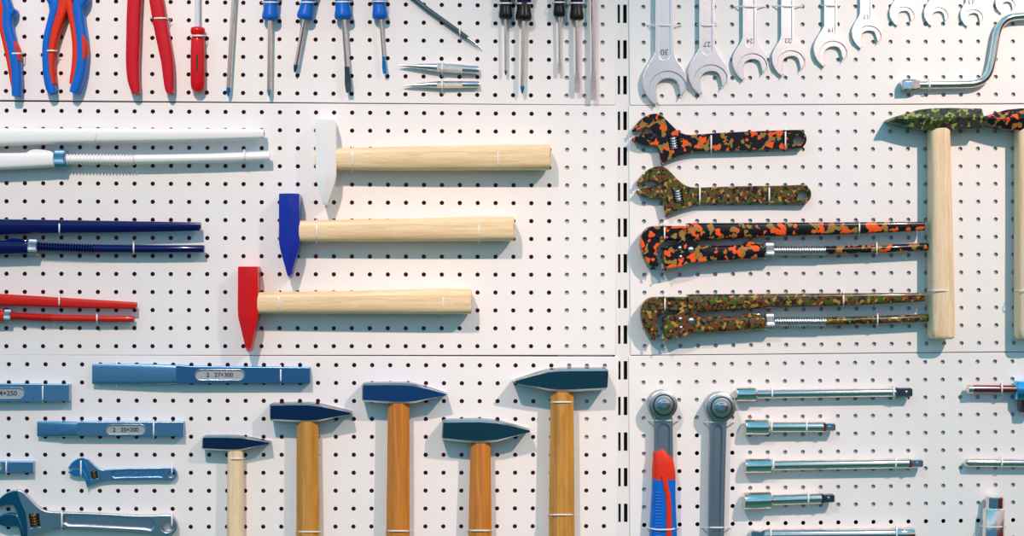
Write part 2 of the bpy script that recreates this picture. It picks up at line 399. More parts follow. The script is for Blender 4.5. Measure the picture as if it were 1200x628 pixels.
def boxmb(x0, x1, y0, y1, z0, z1):
    v = [(x, y, z) for x in (x0, x1) for y in (y0, y1) for z in (z0, z1)]
    return MB().add(v, [(0, 1, 3, 2), (4, 6, 7, 5), (0, 4, 5, 1), (2, 3, 7, 6), (0, 2, 6, 4), (1, 5, 7, 3)])
# slotted upright post between the panels
def post():
    z1 = .52; z0 = -.52; mb = MB()
    xs = []
    for (pa, pb) in ((724.4, 727.3), (730.9, 735.2)):
        xs.append((at(pa, 314).x, at(pb, 314).x))
    xl, xr = at(720.5, 314).x, at(739.0, 314).x; y0, y1 = .0022, .0042
    tops = []; k = -6
    for k in range(-3, 17):
        a = at(728, 5.0 + 41.82 * k).z; b = at(728, 27.0 - .3 + 41.82 * k).z
        if 5 + 41.82 * k < 600: tops.append((a, b))
    tops = [t for t in tops if t[0] < z1 and t[1] > z0]
    strips = [xl, xs[0][0], xs[0][1], xs[1][0], xs[1][1], xr]
    for i in (0, 2, 4): mb.merge(boxmb(strips[i], strips[i + 1], y0, y1, z0, z1))
    for i in (1, 3):
        z = z1
        for (a, b) in tops:
            mb.merge(boxmb(strips[i], strips[i + 1], y0, y1, a, z)); z = b
        mb.merge(boxmb(strips[i], strips[i + 1], y0, y1, z0, z))
    mb.merge(boxmb(xl, xl + .0015, y1, .0158, z0, z1)); mb.merge(boxmb(xr - .0015, xr, y1, .0158, z0, z1))
    tag(build('slotted_post', mb, 'post', sharp=30), 'white steel upright with two rows of black slots between the panels', 'post')
post()
def struct(name, mb, m): o = build(name, mb, m, sharp=30); o['kind'] = 'structure'; return o
struct('wall_back', boxmb(-1.05, 1.25, .016, .024, -.75, .80), 'black_gap')  # black sheet in place of the unlit depth behind post and holes
pb = lambda a, b, c, d, y: boxmb(at(a, 314).x, at(b, 314).x, y, y + .001, at(728, d).z, at(728, c).z)
struct('backing_sheet_5', boxmb(-1.0, at(719, 314).x, .0060, .0070, -.5, .52), 'back')  # this and the next four: backing sheets glimpsed only through the holes
struct('backing_sheet_1', pb(654, 718, -160, 532, .0033), 'pale_back')
struct('backing_sheet_2', pb(745, 1420, -160, 505, .0033), 'pale_back')
struct('backing_sheet_3', pb(745, 766, 505.2, 603, .0033), 'pale_back')
struct('backing_sheet_4', pb(868, 1420, 505.2, 603, .0033), 'pale_back')

# ------------------------------------------------------------------ hammers
def hammer(name, label, group, headst, handst, head_m, hand_m, kind='cham', hc=17, hd=17, eye=None, box=None):
    xs = [a[0] for a in headst] + [a[0] for a in handst]; ys = [a[1] for a in headst] + [a[1] for a in handst]
    t = thing(name, (min(xs) + max(xs)) / 2, max(ys), label, 'hammer', group)
    hs = [(a[0], a[1], a[2], hc, a[3] if len(a) > 3 else hd) for a in headst]
    hd_ = build('hammer_head', loft(hs, kind), head_m, t, sharp=22)
    if kind == 'cham':      # ground bare steel bevels round the dark faces
        hd_.data.materials.append(M['satin'])
        for p in hd_.data.polygons:
            if p.index < (len(hs) - 1) * 8 and p.index % 8 % 2 == 0 or p.index < 8: p.material_index = 1
    build('handle', loft([(a[0], a[1], a[2], hc, a[3]) for a in cr(handst, 4)], 'oct' if box else 'soft'), hand_m, t, sharp=28 if box else 50)
    if eye: build('handle_end', loft([(a[0], a[1], a[2], hc, a[3]) for a in eye], 'soft'), hand_m, t)
    return t
HG = 'hammers with lacquered heads and pale handles'
def hhandle(x0, x1, y0a, y0b, ymid, y1a, y1b):
    c0 = (y0a + y0b) / 2; c1 = (y1a + y1b) / 2; xm = (x0 + x1) / 2; h0 = (y0b - y0a) / 2; h1 = (y1b - y1a) / 2
    return [(x0 - 8, c0, h0, 12), (x0, c0, h0, 12.5), (x0 + (x1 - x0) * .3, (c0 * 2 + c1) / 3, ymid, 14), (xm, (c0 + c1) / 2, ymid + .3, 15), (x0 + (x1 - x0) * .8, c1, h1 + .1, 16), (x1 - 5, c1, h1, 16), (x1 - 2, c1, h1 - .7, 15.4), (x1, c1, h1 - 2.5, 13.5)]
hammer('hammer', 'white headed hammer with pale wooden handle, topmost of the three lying sideways', HG,
       [(382, 141.5, 10.2), (382, 143, 11.2), (382.5, 160, 11.8), (383, 180, 12.2), (383, 205, 11.7), (382.7, 213, 10.6), (382, 238, 3.0), (382, 240.5, 2)],
       hhandle(395, 644.5, 174, 199, 13.9, 169.5, 199.2), 'white_lacquer', 'birch_h', 'ridge', 19, 19, eye=[(372, 186, 9, 8), (369.5, 186, 8.6, 8)])
hammer('hammer', 'blue headed hammer with pale wooden handle lying sideways between the white and red ones', HG,
       [(340, 227.3, 11), (340, 228.5, 11.7), (340, 250, 11.8), (340.3, 270, 12), (340.2, 285, 11.8), (340.2, 292, 10.6), (339.9, 323, 1.8), (339.9, 325, 1)],
       hhandle(353, 602.5, 258.5, 283, 13, 254, 282.3), 'blue_lacquer', 'birch_h', 'ridge', 19, 19, eye=[(329.5, 272, 9, 8), (327, 272, 8.6, 8)])
hammer('hammer', 'red headed hammer with pale wooden handle, lowest of the three lying sideways', HG,
       [(292, 312.3, 10.8), (292, 313.5, 11.4), (292, 335, 11.5), (292, 355, 11.7), (292, 370, 11.4), (292, 377, 9.8), (292.3, 407, 3), (292.3, 410.5, 2)],
       hhandle(304, 553, 342.5, 367.3, 13.2, 338.5, 367.8), 'red_lacquer', 'birch_h', 'ridge', 19, 19, eye=[(281.5, 355, 9, 8), (279.5, 355, 8.6, 8)])
tie(413, 186, 13.5, 32, False, 'round white hammer handle near its head')
tie(583.5, 184.5, 14.6, 34, False, 'round white hammer handle near its free end')
tie(371, 271, 12.6, 32, False, 'round blue hammer handle near its head')
tie(561, 268.5, 14, 34, False, 'round blue hammer handle near its free end')
tie(326.5, 355, 12.8, 32, False, 'round red hammer handle near its head')
tie(519.5, 353, 14.3, 34, False, 'round red hammer handle near its free end')

BG = 'upright hammers with polished steel heads'
def vhandle(x0a, x0b, y0, x1a, x1b, y1):
    c0 = (x0a + x0b) / 2; c1 = (x1a + x1b) / 2; h0 = (x0b - x0a) / 2; h1 = (x1b - x1a) / 2
    st = [(c0, y0 - 6, h0 * .95, h0 * .93), (c0, y0, h0, h0 * 1.0), (c0 + (c1 - c0) * .4, y0 + (y1 - y0) * .4, h0 + (h1 - h0) * .5, h0 * 1.03), (c1, y1, h1, h1 * 1.05)]
    L = y0 + 235 * (h1 / 13.5)
    st += [(c1, L - 10, h1 + .7, h1 * 1.1), (c1, L - 2, h1, h1 * 1.05), (c1, L, h1 - 2, h1 * .9)]
    return st
def bench_hammer(label, pts, hand, hm, dm, depth, box):
    """pts: (x, top, bottom) along the head"""
    hc = depth
    st = [(x, (a + b) / 2, (b - a) / 2, depth * f) for (x, a, b, f) in pts]
    t = hammer('hammer', label, BG, st, vhandle(*hand), hm, dm, 'cham', hc, depth, box=box)
    return t
bench_hammer('smallest upright hammer, dark blue-reflecting steel head and pale round wooden handle',
             [(238.4, 511.2, 524.6, .9), (239.5, 510.4, 525.6, 1), (262, 510, 527, 1), (276, 510.3, 527.3, 1), (284, 511, 526.6, 1), (300, 513.8, 522.6, 1), (316, 517, 519.2, 1), (317, 517.4, 518.8, .95)],
             (267.3, 285.3, 529, 266.5, 286, 628), 'navy_reflection_steel', 'birch_v', 11, False)
bench_hammer('upright hammer with navy-reflecting steel head and brown varnished handle, left of the blue-headed one',
             [(317.4, 473.4, 490.6, .9), (318.6, 472.3, 491.6, 1), (345, 471.5, 493, 1), (362, 471.5, 493.6, 1), (374, 473, 492.8, 1), (395, 477.7, 488, 1), (410, 481.6, 484.6, 1), (411.3, 482.2, 484, .95)],
             (348.3, 373, 496, 348, 375, 628), 'navy_reflection_steel', 'varnish_brown', 14, True)
bench_hammer('upright hammer with mid blue-reflecting steel head and orange varnished handle',
             [(425, 449.3, 468.5, .9), (426.2, 448.3, 469.5, 1), (455, 447.7, 471.5, 1), (475, 447.9, 472, 1), (487, 449.5, 471, 1), (505, 454.5, 466.6, 1), (521.5, 460, 462.7, 1), (523, 460.6, 462.2, .95)],
             (455, 479.5, 475, 453, 480, 628), 'blue_reflection_head', 'varnish', 15, True)
bench_hammer('upright hammer with dark teal-reflecting steel head pointing right, orange varnished handle',
             [(518.2, 492.8, 512.6, .9), (519.5, 491.6, 514, 1), (545, 490.8, 517, 1), (562, 490.6, 518, 1), (582, 492.3, 516.3, 1), (602, 497.3, 510.5, 1), (618.5, 502.2, 505.6, 1), (620.3, 502.8, 505, .95)],
             (551.5, 574.5, 521, 549, 576, 628), 'teal_reflection_head', 'varnish', 15, True)
bench_hammer('largest upright hammer, teal-reflecting steel head pointing left, yellow-brown varnished handle',
             [(601, 446, 447.6, .95), (603.5, 444.7, 448.7, 1), (625, 437.7, 453, 1), (642, 432.6, 456.7, 1), (655, 431.3, 458, 1), (672, 431, 457.7, 1), (709, 431, 455.6, 1), (711, 432.6, 454.2, .93)],
             (645.3, 671.7, 460, 643, 673, 628), 'teal_reflection_head', 'varnish_brown', 17, True)
tie(276.5, 537.3, 9.4, 21, True, 'round handle of the smallest upright hammer, just under its head')
tie(361.5, 623, 13.4, 28, True, 'round brown handle of the navy-headed hammer')
tie(466.5, 622, 13.4, 30, True, 'round handle of the blue-headed upright hammer')
tie(562.5, 621.5, 13.4, 30, True, 'round handle of the teal hammer whose peen points right')
tie(658.5, 471, 13.3, 31, True, 'round handle of the largest hammer, just under its head')
tie(658, 603, 14.6, 33, True, 'round lower handle of the largest upright hammer')

# camouflage headed hammers at the right
def camo_hammer(dx, dy, m, label):
    t = thing('hammer', 1100 + dx, 397 + dy, label, 'hammer', 'camouflage headed hammers')
    st = [(1041, 139.6, 142.4, .95), (1043, 138.6, 143.4, 1), (1060, 133.6, 148.5, 1), (1074, 129.4, 152, 1), (1090, 127.8, 153.5, 1), (1108, 127.3, 152.6, 1), (1146, 128, 151, 1), (1148, 129.4, 149.6, .93)]
    build('hammer_head', loft([(x + dx, (a + b) / 2 + dy, (b - a) / 2, 18, 18 * f) for x, a, b, f in st], 'ridge'), m, t, sharp=22)
    build('handle', loft(cr([(1100 + dx, 150 + dy, 12, 18, 12), (1100 + dx, 156 + dy, 12.3, 18, 12.5), (1101 + dx, 230 + dy, 13, 18, 13.5), (1102 + dx, 310 + dy, 14.2, 18, 14.6), (1102.6 + dx, 385 + dy, 14.7, 18, 15), (1102.6 + dx, 394 + dy, 14.3, 18, 14.6), (1102.6 + dx, 396 + dy, 13, 18, 13.5), (1102.6 + dx, 397 + dy, 11, 18, 12)], 3), 'soft'), 'birch_v', t, sharp=50)
camo_hammer(0, 0, 'camo_leaf', 'hammer with olive green camouflage head and pale upright handle')
camo_hammer(102, 0, 'camo_orange', 'hammer with black and orange camouflage head at the right edge')
tie(1102, 340.2, 14.4, 34, True, 'round handle of the green camouflage hammer')
tie(1204, 340.2, 14.4, 34, True, 'round handle of the orange camouflage hammer at the right edge')

# ------------------------------------------------------------------ pipe wrenches
def pipe_wrench(name, label, f, s_, body, threadm, nutm, group, arm=(0, 0)):
    """canonical outlines in the px of the orange camouflage one; f maps them, s_ scales widths and depth"""
    x0, y0 = f(751, 286); t = thing(name, x0 + 60 * s_, y0 + 20 * s_, label, 'pipe wrench', group)
    H = 15 * s_
    mp = lambda pts: [f(*p) for p in pts]
    def lf(st, kind='round', n=20): return loft([(*f(a[0], a[1]), a[2] * s_, a[3] * s_, a[4] * s_) for a in st], kind, n)
    # upper arm
    def alf(st):
        o_ = []
        for a in st:
            q = f(a[0], a[1]); k_ = max(0, (a[0] - 830) / 248); o_.append((q[0] + arm[0] * k_, q[1] + arm[1] * k_, a[2] * s_, a[3] * s_, a[4] * s_))
        return loft(o_, 'soft')
    build('upper_handle', alf(cr([(805, 272.2, 10.8, 16, 11), (830, 271.5, 10.4, 16, 11), (870, 270.2, 9.2, 16, 10), (920, 268.8, 8.2, 16, 9), (1000, 267.3, 7.2, 16, 8), (1076, 265.2, 5.4, 16, 6.2), (1078.5, 265.2, 4.8, 16, 5.4)], 3)), body, t, sharp=50)
    hook = cr([(812, 264.8), (812, 264.8), (790, 264.6), (768, 264.6), (759, 266.8), (753, 273), (750.6, 281), (751, 290), (754, 300), (759, 308.5), (766, 313.8), (766, 313.8), (770.5, 310), (770.5, 310), (770.5, 303), (769, 297), (771.5, 289), (777, 284.5), (783, 281.5), (783, 281.5), (812, 282.5), (812, 282.5)], 3, True)
    hk = slab([mp(hook)], 6 * s_, 22 * s_, 2.0 * s_); build('hook_jaw', hk, body, t)
    build('jaw_rail', lf([(776, 266.5, 1.6, 22, 1.6), (812, 266.7, 1.6, 22, 1.6)], 'soft'), body, t)
    build('jaw_rail', lf([(770, 278.2, 1.6, 22, 1.6), (806, 279.4, 1.6, 22, 1.6)], 'soft'), body, t)
    low = cr([(778.6, 291), (778.6, 291), (783, 287), (793, 284.5), (800, 279.5), (811, 279), (818, 284), (822, 290), (828, 296), (830, 305), (822, 306.8), (810, 307.5), (800, 311.5), (780, 315.4), (780, 315.4), (778, 303)], 3, True)
    lj = build('lower_jaw', slab([mp(low)], 4 * s_, 25 * s_, 1.2 * s_), body, t)
    lh = [(818, 299, 7, 14, 9), (826, 297.3, 9.6, 14, 10), (850, 296.6, 9.2, 14, 10), (880, 295.2, 8.4, 14, 10), (893, 294.6, 8, 14, 10), (896, 294.4, 7.6, 14, 9)]
    build('lower_handle', lf(cr(lh, 3), 'soft'), body, t, sharp=50)
    build('handle_web', slab([mp(cr([(868, 288), (868, 288), (876, 283.5), (890, 285), (894.5, 288.5), (894.5, 288.5), (894, 293), (870, 294)], 3, True))], 9 * s_, 19 * s_, 1 * s_), body, t)
    for (x, y, r_, hh) in ((797, 290.5, 2.8, 28), (798, 300.7, 2.5, 28), (810, 292.5, 4.1, 28)):
        fx, fy = f(x, y); rv = build('rivet', knob(fx, fy, r_ * s_, 24 * s_, hh * s_, 16, .8), 'satin', t)
    # nut with knurling
    nb = MB(); k = 36; st = [(895.6, 9.0), (896.6, 10), (904.8, 10), (906, 9.0)]
    for i in range(1): pass
    P0 = [at(*f(x, 293.6), 14 * s_ / 1000) for x, r_ in st]; T = (P0[-1] - P0[0]).normalized(); B = T.cross(Vector((0, -1, 0))).normalized(); vs = []; fs = []
    for p, (x, r_) in zip(P0, st):
        for j in range(k * 2):
            a = math.pi * j / k; rr = (r_ if j % 2 else r_ - .55) * s_ * S0
            vs.append(p + B * math.cos(a) * rr + Vector((0, -1, 0)) * math.sin(a) * rr)
    k2 = k * 2
    for i in range(3):
        for j in range(k2): fs.append((i * k2 + j, i * k2 + (j + 1) % k2, (i + 1) * k2 + (j + 1) % k2, (i + 1) * k2 + j))
    fs.append(tuple(range(k2))); fs.append(tuple(3 * k2 + j for j in range(k2)))
    build('adjusting_nut', nb.add(vs, fs), nutm, t, sharp=20)
    # threaded rod then plain rod
    st = []; n = 21
    for i in range(n):
        x = 905 + 62 * i / n
        for (dx, r_) in ((0, 4.3), (.8, 4.3), (1.3, 6.0), (2.1, 6.0)): st.append((x + dx, 293.8 - dx * .01, r_, 14, r_ * S0 * 1000))
    build('threaded_rod', lf(st, 'round', 18), threadm, t, sharp=60)
    build('rod_handle', lf([(966.5, 293.4, 5.2, 14, 6), (985, 293, 5.2, 14, 6), (1040, 291.2, 5, 14, 5.8), (1086, 289.2, 4.7, 14, 5.4), (1087.5, 289.2, 4.2, 14, 5)], 'round'), body, t, sharp=50)
    return t
PG = 'pipe wrenches with threaded rods'
pipe_wrench('pipe_wrench', 'pipe wrench painted in black and orange camouflage', lambda x, y: (x, y), 1, 'camo_orange', 'satin', 'satin', PG)
pipe_wrench('pipe_wrench', 'pipe wrench painted in green and brown camouflage', lambda x, y: (x + .5, y + 83.2), 1, 'camo_green', 'satin', 'satin', PG)
def aff(ox, oy, sx, sy, rot):
    c, s_ = math.cos(R(rot)), math.sin(R(rot))
    return lambda x, y: (ox + (x - 900.8) * sx * c - (y - 293.6) * sy * s_, oy + (x - 900.8) * sx * s_ + (y - 293.6) * sy * c)
def aff2(pts):
    return pts
pipe_wrench('pipe_wrench', 'long white pipe wrench reaching in from the left edge', aff(71.5, 186.3, 1.31, 1.10, .45), 1.05, 'white_lacquer', 'white_lacquer', 'blue_reflection_steel', PG)
pipe_wrench('pipe_wrench', 'navy blue pipe wrench reaching in from the left edge', aff(39.8, 289.2, 1.07, .94, 1.9), .95, 'navy_lacquer', 'navy_lacquer', 'satin', PG, (0, -3.2))
pipe_wrench('pipe_wrench', 'small red pipe wrench reaching in from the left edge', aff(10, 369.8, .79, .80, 2.9), .76, 'red_paint', 'red_paint', 'satin', PG, (5.5, 3.8))
tie(778.8, 273.2, 9.5, 25, False, 'round the hook jaw of the orange camouflage pipe wrench')
tie(1007.2, 267.2, 7.4, 25, False, 'round the upper handle of the orange camouflage pipe wrench')
tie(1027.5, 291, 6.2, 20, False, 'round the rod of the orange camouflage pipe wrench')
tie(779.3, 356.4, 9.5, 25, False, 'round the hook jaw of the green camouflage pipe wrench')
tie(988.5, 351.3, 7.8, 25, False, 'round the upper handle of the green camouflage pipe wrench')
tie(1028.5, 374.5, 6.2, 20, False, 'round the rod of the green camouflage pipe wrench')
tie(111.7, 159, 9.5, 26, False, 'round the upper arm of the white pipe wrench')
tie(286.3, 183, 6.4, 21, False, 'round the rod of the white pipe wrench')
tie(69.5, 267.5, 7.6, 25, False, 'round the upper arm of the navy pipe wrench')
tie(156.5, 290.5, 6.2, 19, False, 'round the rod of the navy pipe wrench')
tie(69.3, 353, 6.5, 20, False, 'round the upper arm of the red pipe wrench')
tie(113.5, 373, 4.8, 16, False, 'round the rod of the red pipe wrench')

# ------------------------------------------------------------------ adjustable wrenches
def adjustable(label, neck, hx, hy, ring, sw, rs, body, jawm, wormm, mark=None, group='adjustable wrenches', hrec=True, opn=1.3):
    nx, ny = neck; rx_, ry_ = ring; dx, dy = rx_ - nx, ry_ - ny; L = math.hypot(dx, dy); ux, uy = dx / L, dy / L
    def f(x, y):
        if x < 815: return (nx + (x - 815) * hx, ny + (y - 167) * hy)
        u = (x - 815) / 119; off = (y - (167 - (x - 815) * 4 / 119)) * sw
        return (nx + dx * u - uy * off, ny + dy * u + ux * off)
    def g(x, y):  # ring zone
        return (rx_ + (x - 934) * rs * ux - (y - 163) * rs * uy, ry_ + (x - 934) * rs * uy + (y - 163) * rs * ux)
    s_ = (abs(hx) + hy) / 2; t = thing('adjustable_wrench', nx, ny + 10, label, 'adjustable wrench', group)
    top = [f(*p) for p in [(743.3, 155), (743.3, 155), (742.3, 152.6), (742.3, 152.6), (744.8, 146.5), (750, 140.5), (757, 135.8), (764.5, 133.3), (771, 133.2), (777, 136), (784, 143), (792, 150.8), (800, 156), (808, 157.8), (822, 156.9), (860, 154.6), (905, 152.9)]]
    rg = [g(934 + 11.6 * math.cos(a), 163 + 11.4 * math.sin(a)) for a in [R(v) for v in (-75, -50, -25, 0, 25, 50, 75)]]
    bot = [f(*p) for p in [(905, 175.1), (860, 176.6), (826, 177.3), (815, 178), (800, 181.3), (790, 185), (777, 190.2), (777, 190.2), (774.5, 187), (773, 178), (770.5, 168), (767.5, 158.6), (764.5, 150.6), (764.5, 150.6), (757, 149.8), (748, 152.6)]]
    out = cr(top + rg + bot, 3, True)
    hole = [g(935.4 + 6.0 * math.cos(a), 164 + 5.4 * math.sin(a)) for a in [2 * math.pi * k / 20 for k in range(20)]]
    pocket = [f(*p) for p in ((782.5, 161), (794, 160), (796, 174.5), (785, 176))]
    h1, h2 = 8 * s_, 12.5 * s_
    b1 = slab([out, hole], 1.5 * s_, h1, 1.2 * s_)
    if hrec:
        sl = [f(*p) for p in ((823, 162.2), (827, 159.8))] + [f(x, 163.4 - 6.8 + (167 - (x - 815) * 4 / 119) - 166 + .6) for x in (850, 880, 910)] + [f(*p) for p in ((918, 157), (922, 163.5), (918, 170.3))] + [f(x, 171.2 + (167 - (x - 815) * 4 / 119) - 166) for x in (910, 880, 850)] + [f(*p) for p in ((828, 172.6), (823, 170.5))]
        b1.merge(slab([out, hole, sl, pocket], h1 - 1.2 * s_, h2, 1.3 * s_))
    else:
        b1.merge(slab([out, hole, pocket], h1 - 1.2 * s_, h2, 1.4 * s_))
    build('body', b1, body, t, sharp=30)
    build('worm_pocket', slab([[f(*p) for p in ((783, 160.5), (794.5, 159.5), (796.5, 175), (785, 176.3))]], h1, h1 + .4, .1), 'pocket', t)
    if jawm in ('cyan_reflection_steel', 'teal_reflection_steel'):
        jf = build('jaw_face', slab([cr([f(*p) for p in [(744, 153.4), (744, 153.4), (746, 147.5), (751, 141), (758, 136.6), (765, 134.3), (769, 134.3), (769, 134.3), (774, 148), (779, 160), (781, 177), (781, 186), (781, 186), (775, 186), (772.5, 172), (769, 158), (765, 150.6), (765, 150.6), (757, 150)]], 3, True)], h2 - .4, h2 + .35 * s_, .2), jawm, t, sharp=30)
        jf['label'] = 'polished jaw face tinted with a blue reflection'
    # moving jaw
    mj = cr([f(p[0], p[1] + opn) for p in [(743, 162.6), (743, 162.6), (742.2, 160.6), (742.2, 160.6), (746, 157.6), (753, 155), (760.5, 154), (766.5, 155), (770.5, 158.5), (774, 166), (777, 176), (779.3, 187.5), (779.3, 187.5), (776.6, 189.7), (776.6, 189.7), (774.3, 185), (772.7, 177), (770.5, 170), (765.5, 168.6), (757, 169.2), (748, 166.6)]], 3, True)
    build('moving_jaw', slab([mj], 2.5 * s_, 13.6 * s_, 1.1 * s_), jawm, t, sharp=30)
    # worm screw, axis near upright
    a = f(788.2, 160.3); b = f(790.4, 175.4); st = []; n = 5
    for i in range(n):
        for (u, r_) in ((0, 3.2), (.35, 5.0), (.6, 5.0), (.95, 3.2)):
            q = (i + u) / n; st.append((a[0] + (b[0] - a[0]) * q, a[1] + (b[1] - a[1]) * q, r_ * s_, h1 + 2.2 * s_, r_ * s_ * 1.05))
    build('worm_screw', loft(st, 'round', 16), wormm, t, sharp=50)
    if mark: text(*mark, parent=t)
    return t, f
adjustable('adjustable wrench painted in black and orange camouflage', (815, 167), 1, 1, (934, 163), 1, 1, 'camo_orange', 'camo_orange', 'satin', hrec=False)
adjustable('adjustable wrench painted in green and brown camouflage', (820, 228.6), 1, 1, (939.5, 227.5), .93, 1, 'camo_green', 'camo_green', 'satin', hrec=False)
adjustable('small chrome adjustable wrench with blue-reflecting jaws under the chisels', (126.5, 556), .63, .585, (199.8, 555), .62, .66, 'blue_reflection_steel', 'cyan_reflection_steel', 'brass', mark=('27', 158.5, 555.6, 4.0, 5.6, 0))
adjustable('large chrome adjustable wrench marked 30 at the lower left corner', (66, 609), 1.0, 1.03, (194.3, 616), .93, 1.17, 'satin', 'teal_reflection_steel', 'brass', mark=('30', 118.2, 612.3, 8.5, 8.3, -3), opn=6)
tie(833.5, 167.6, 10.3, 15, False, 'round the neck of the orange camouflage adjustable wrench')
tie(920.5, 163.6, 10.8, 15, False, 'round the hanging end of the orange camouflage adjustable wrench')
tie(820.2, 229, 10.3, 15, False, 'round the neck of the green camouflage adjustable wrench')
tie(901.5, 228.4, 9.8, 15, False, 'round the shank of the green camouflage adjustable wrench')
tie(94.8, 548.3, 9.8, 9, False, 'round the jaws of the small chrome adjustable wrench')
tie(201.5, 550.5, 5.2, 8.5, False, 'through the end hole of the small chrome adjustable wrench')
tie(72.5, 609.5, 10, 14, False, 'round the neck of the large chrome adjustable wrench')
tie(201.5, 611, 8, 14, False, 'through the end hole of the large chrome adjustable wrench')

# ------------------------------------------------------------------ cold chisels
def chisel(label, x0, x1, top, bot, slot, mark, m_blade, m_body, xs, h=13, mpx=0, msz=5.5):
    """top/bot: lists of (x, y)"""
    t = thing('cold_chisel', (x0 + x1) / 2, bot[0][1], label, 'chisel', 'cold chisels')
    out = [(x, y) for x, y in top] + [(x, y) for x, y in reversed(bot)]
    # body with recessed oval field: solid core + front plate with the oval cut out
    inter = lambda L, x: next((a[1] + (b[1] - a[1]) * (x - a[0]) / (b[0] - a[0]) for a, b in zip(L, L[1:]) if a[0] <= x <= b[0]), L[-1][1])
    if xs is not None:
        bl = [(x, y) for x, y in top if x < xs] + [(xs, inter(top, xs)), (xs, inter(bot, xs))] + [(x, y) for x, y in reversed(bot) if x < xs]
        bd = [(xs, inter(top, xs))] + [(x, y) for x, y in top if x > xs] + [(x, y) for x, y in reversed(bot) if x > xs] + [(xs, inter(bot, xs))]
        build('blade', loft([(x, (inter(top, x) + inter(bot, x)) / 2, (inter(bot, x) - inter(top, x)) / 2 - .1, h / 2, d) for x, d in ((x0 + .2, 1.2), (x0 + (xs - x0) * .5, h * .30), (xs - 14, h * .46), (xs + 3, h * .497))], 'flat'), m_blade, t, sharp=25)
    else: bd = out
    core = slab([bd], 0.4, h - 1.6, .3); core.merge(slab([bd, stadium(*slot)], h - 1.7, h, .7)) if slot else core.merge(slab([bd], h - 1.7, h, .7))
    build('body', core, m_body, t, sharp=30)
    rim = [stadium(slot[0] - 1.2, slot[1] - 1.2, slot[2] + 1.2, slot[3] + 1.2), stadium(*slot)]
    build('mark_field', slab([stadium(slot[0] + .1, slot[1] + .1, slot[2] - .1, slot[3] - .1)], h - 1.8, h - 1.35, .1), 'frosted', t)
    build('rim_highlight', slab(rim, h - .6, h + .25, .2), 'satin', t)  # raised ring added to give the recess edge its highlight
    if mark: text(mark, (slot[0] + slot[2]) / 2 + mpx, (slot[1] + slot[3]) / 2, msz, h - 1.15, 0, t, 'dark_steel', th=.35)
    return t
chisel('largest cold chisel, steel tinted bright blue by reflection, just under the middle shelf line', 108, 363,
       [(108, 426), (180, 426.6), (205, 427.5), (225, 429.3), (300, 430), (363, 430.6)], [(108, 450), (190, 450.2), (210, 449.4), (300, 449.2), (363, 449)],
       (229, 433.8, 286, 445), '2   27×300', 'blue_reflection_steel', 'deep_blue_reflection_steel', 206, 15, 0, 5.2)
chisel('blue-reflecting steel chisel cut by the left edge below the red pipe wrench', -108, 81,
       [(-108, 447), (-40, 448.5), (-25, 449.6), (81, 450.5)], [(-108, 472.5), (-40, 471.5), (81, 470.3)],
       (-24, 455, 28.3, 466.8), '2   24×250', 'blue_reflection_steel', 'blue_reflection_steel', -40, 14, 0, 5.8)
chisel('medium cold chisel with oval size mark, third from top', 43.5, 215,
       [(43.5, 493.5), (85, 493.7), (92, 494.3), (215, 494.3)], [(43.5, 511.4), (85, 511.3), (92, 510.6), (215, 511.2)],
       (124.5, 498.3, 170.2, 508.8), '2   20×200', 'blue_reflection_steel', 'blue_reflection_steel', 90, 13, 0, 5.0)
chisel('smallest cold chisel cut by the left edge above the big wrench', -110, 39,
       [(-110, 540), (-60, 540.5), (39, 541.2)], [(-110, 556), (-60, 555.2), (39, 554)],
       (-38, 544, 2.2, 551.5), '2   16×150', 'blue_reflection_steel', 'blue_reflection_steel', -60, 11, 0, 3.6)
tie(137, 438.2, 12.8, 9, False, 'round the blade of the largest chisel', sag=0)
tie(329, 439.8, 10.4, 15, False, 'round the right end of the largest chisel')
tie(50, 460.4, 10.8, 15, False, 'round the chisel cut by the left edge below the red wrench')
tie(71.8, 502.5, 9.8, 9, False, 'round the blade of the medium chisel')
tie(180, 502.8, 9.6, 14, False, 'round the right end of the medium chisel')
tie(7.3, 547.6, 7.6, 12, False, 'round the smallest chisel at the left edge')

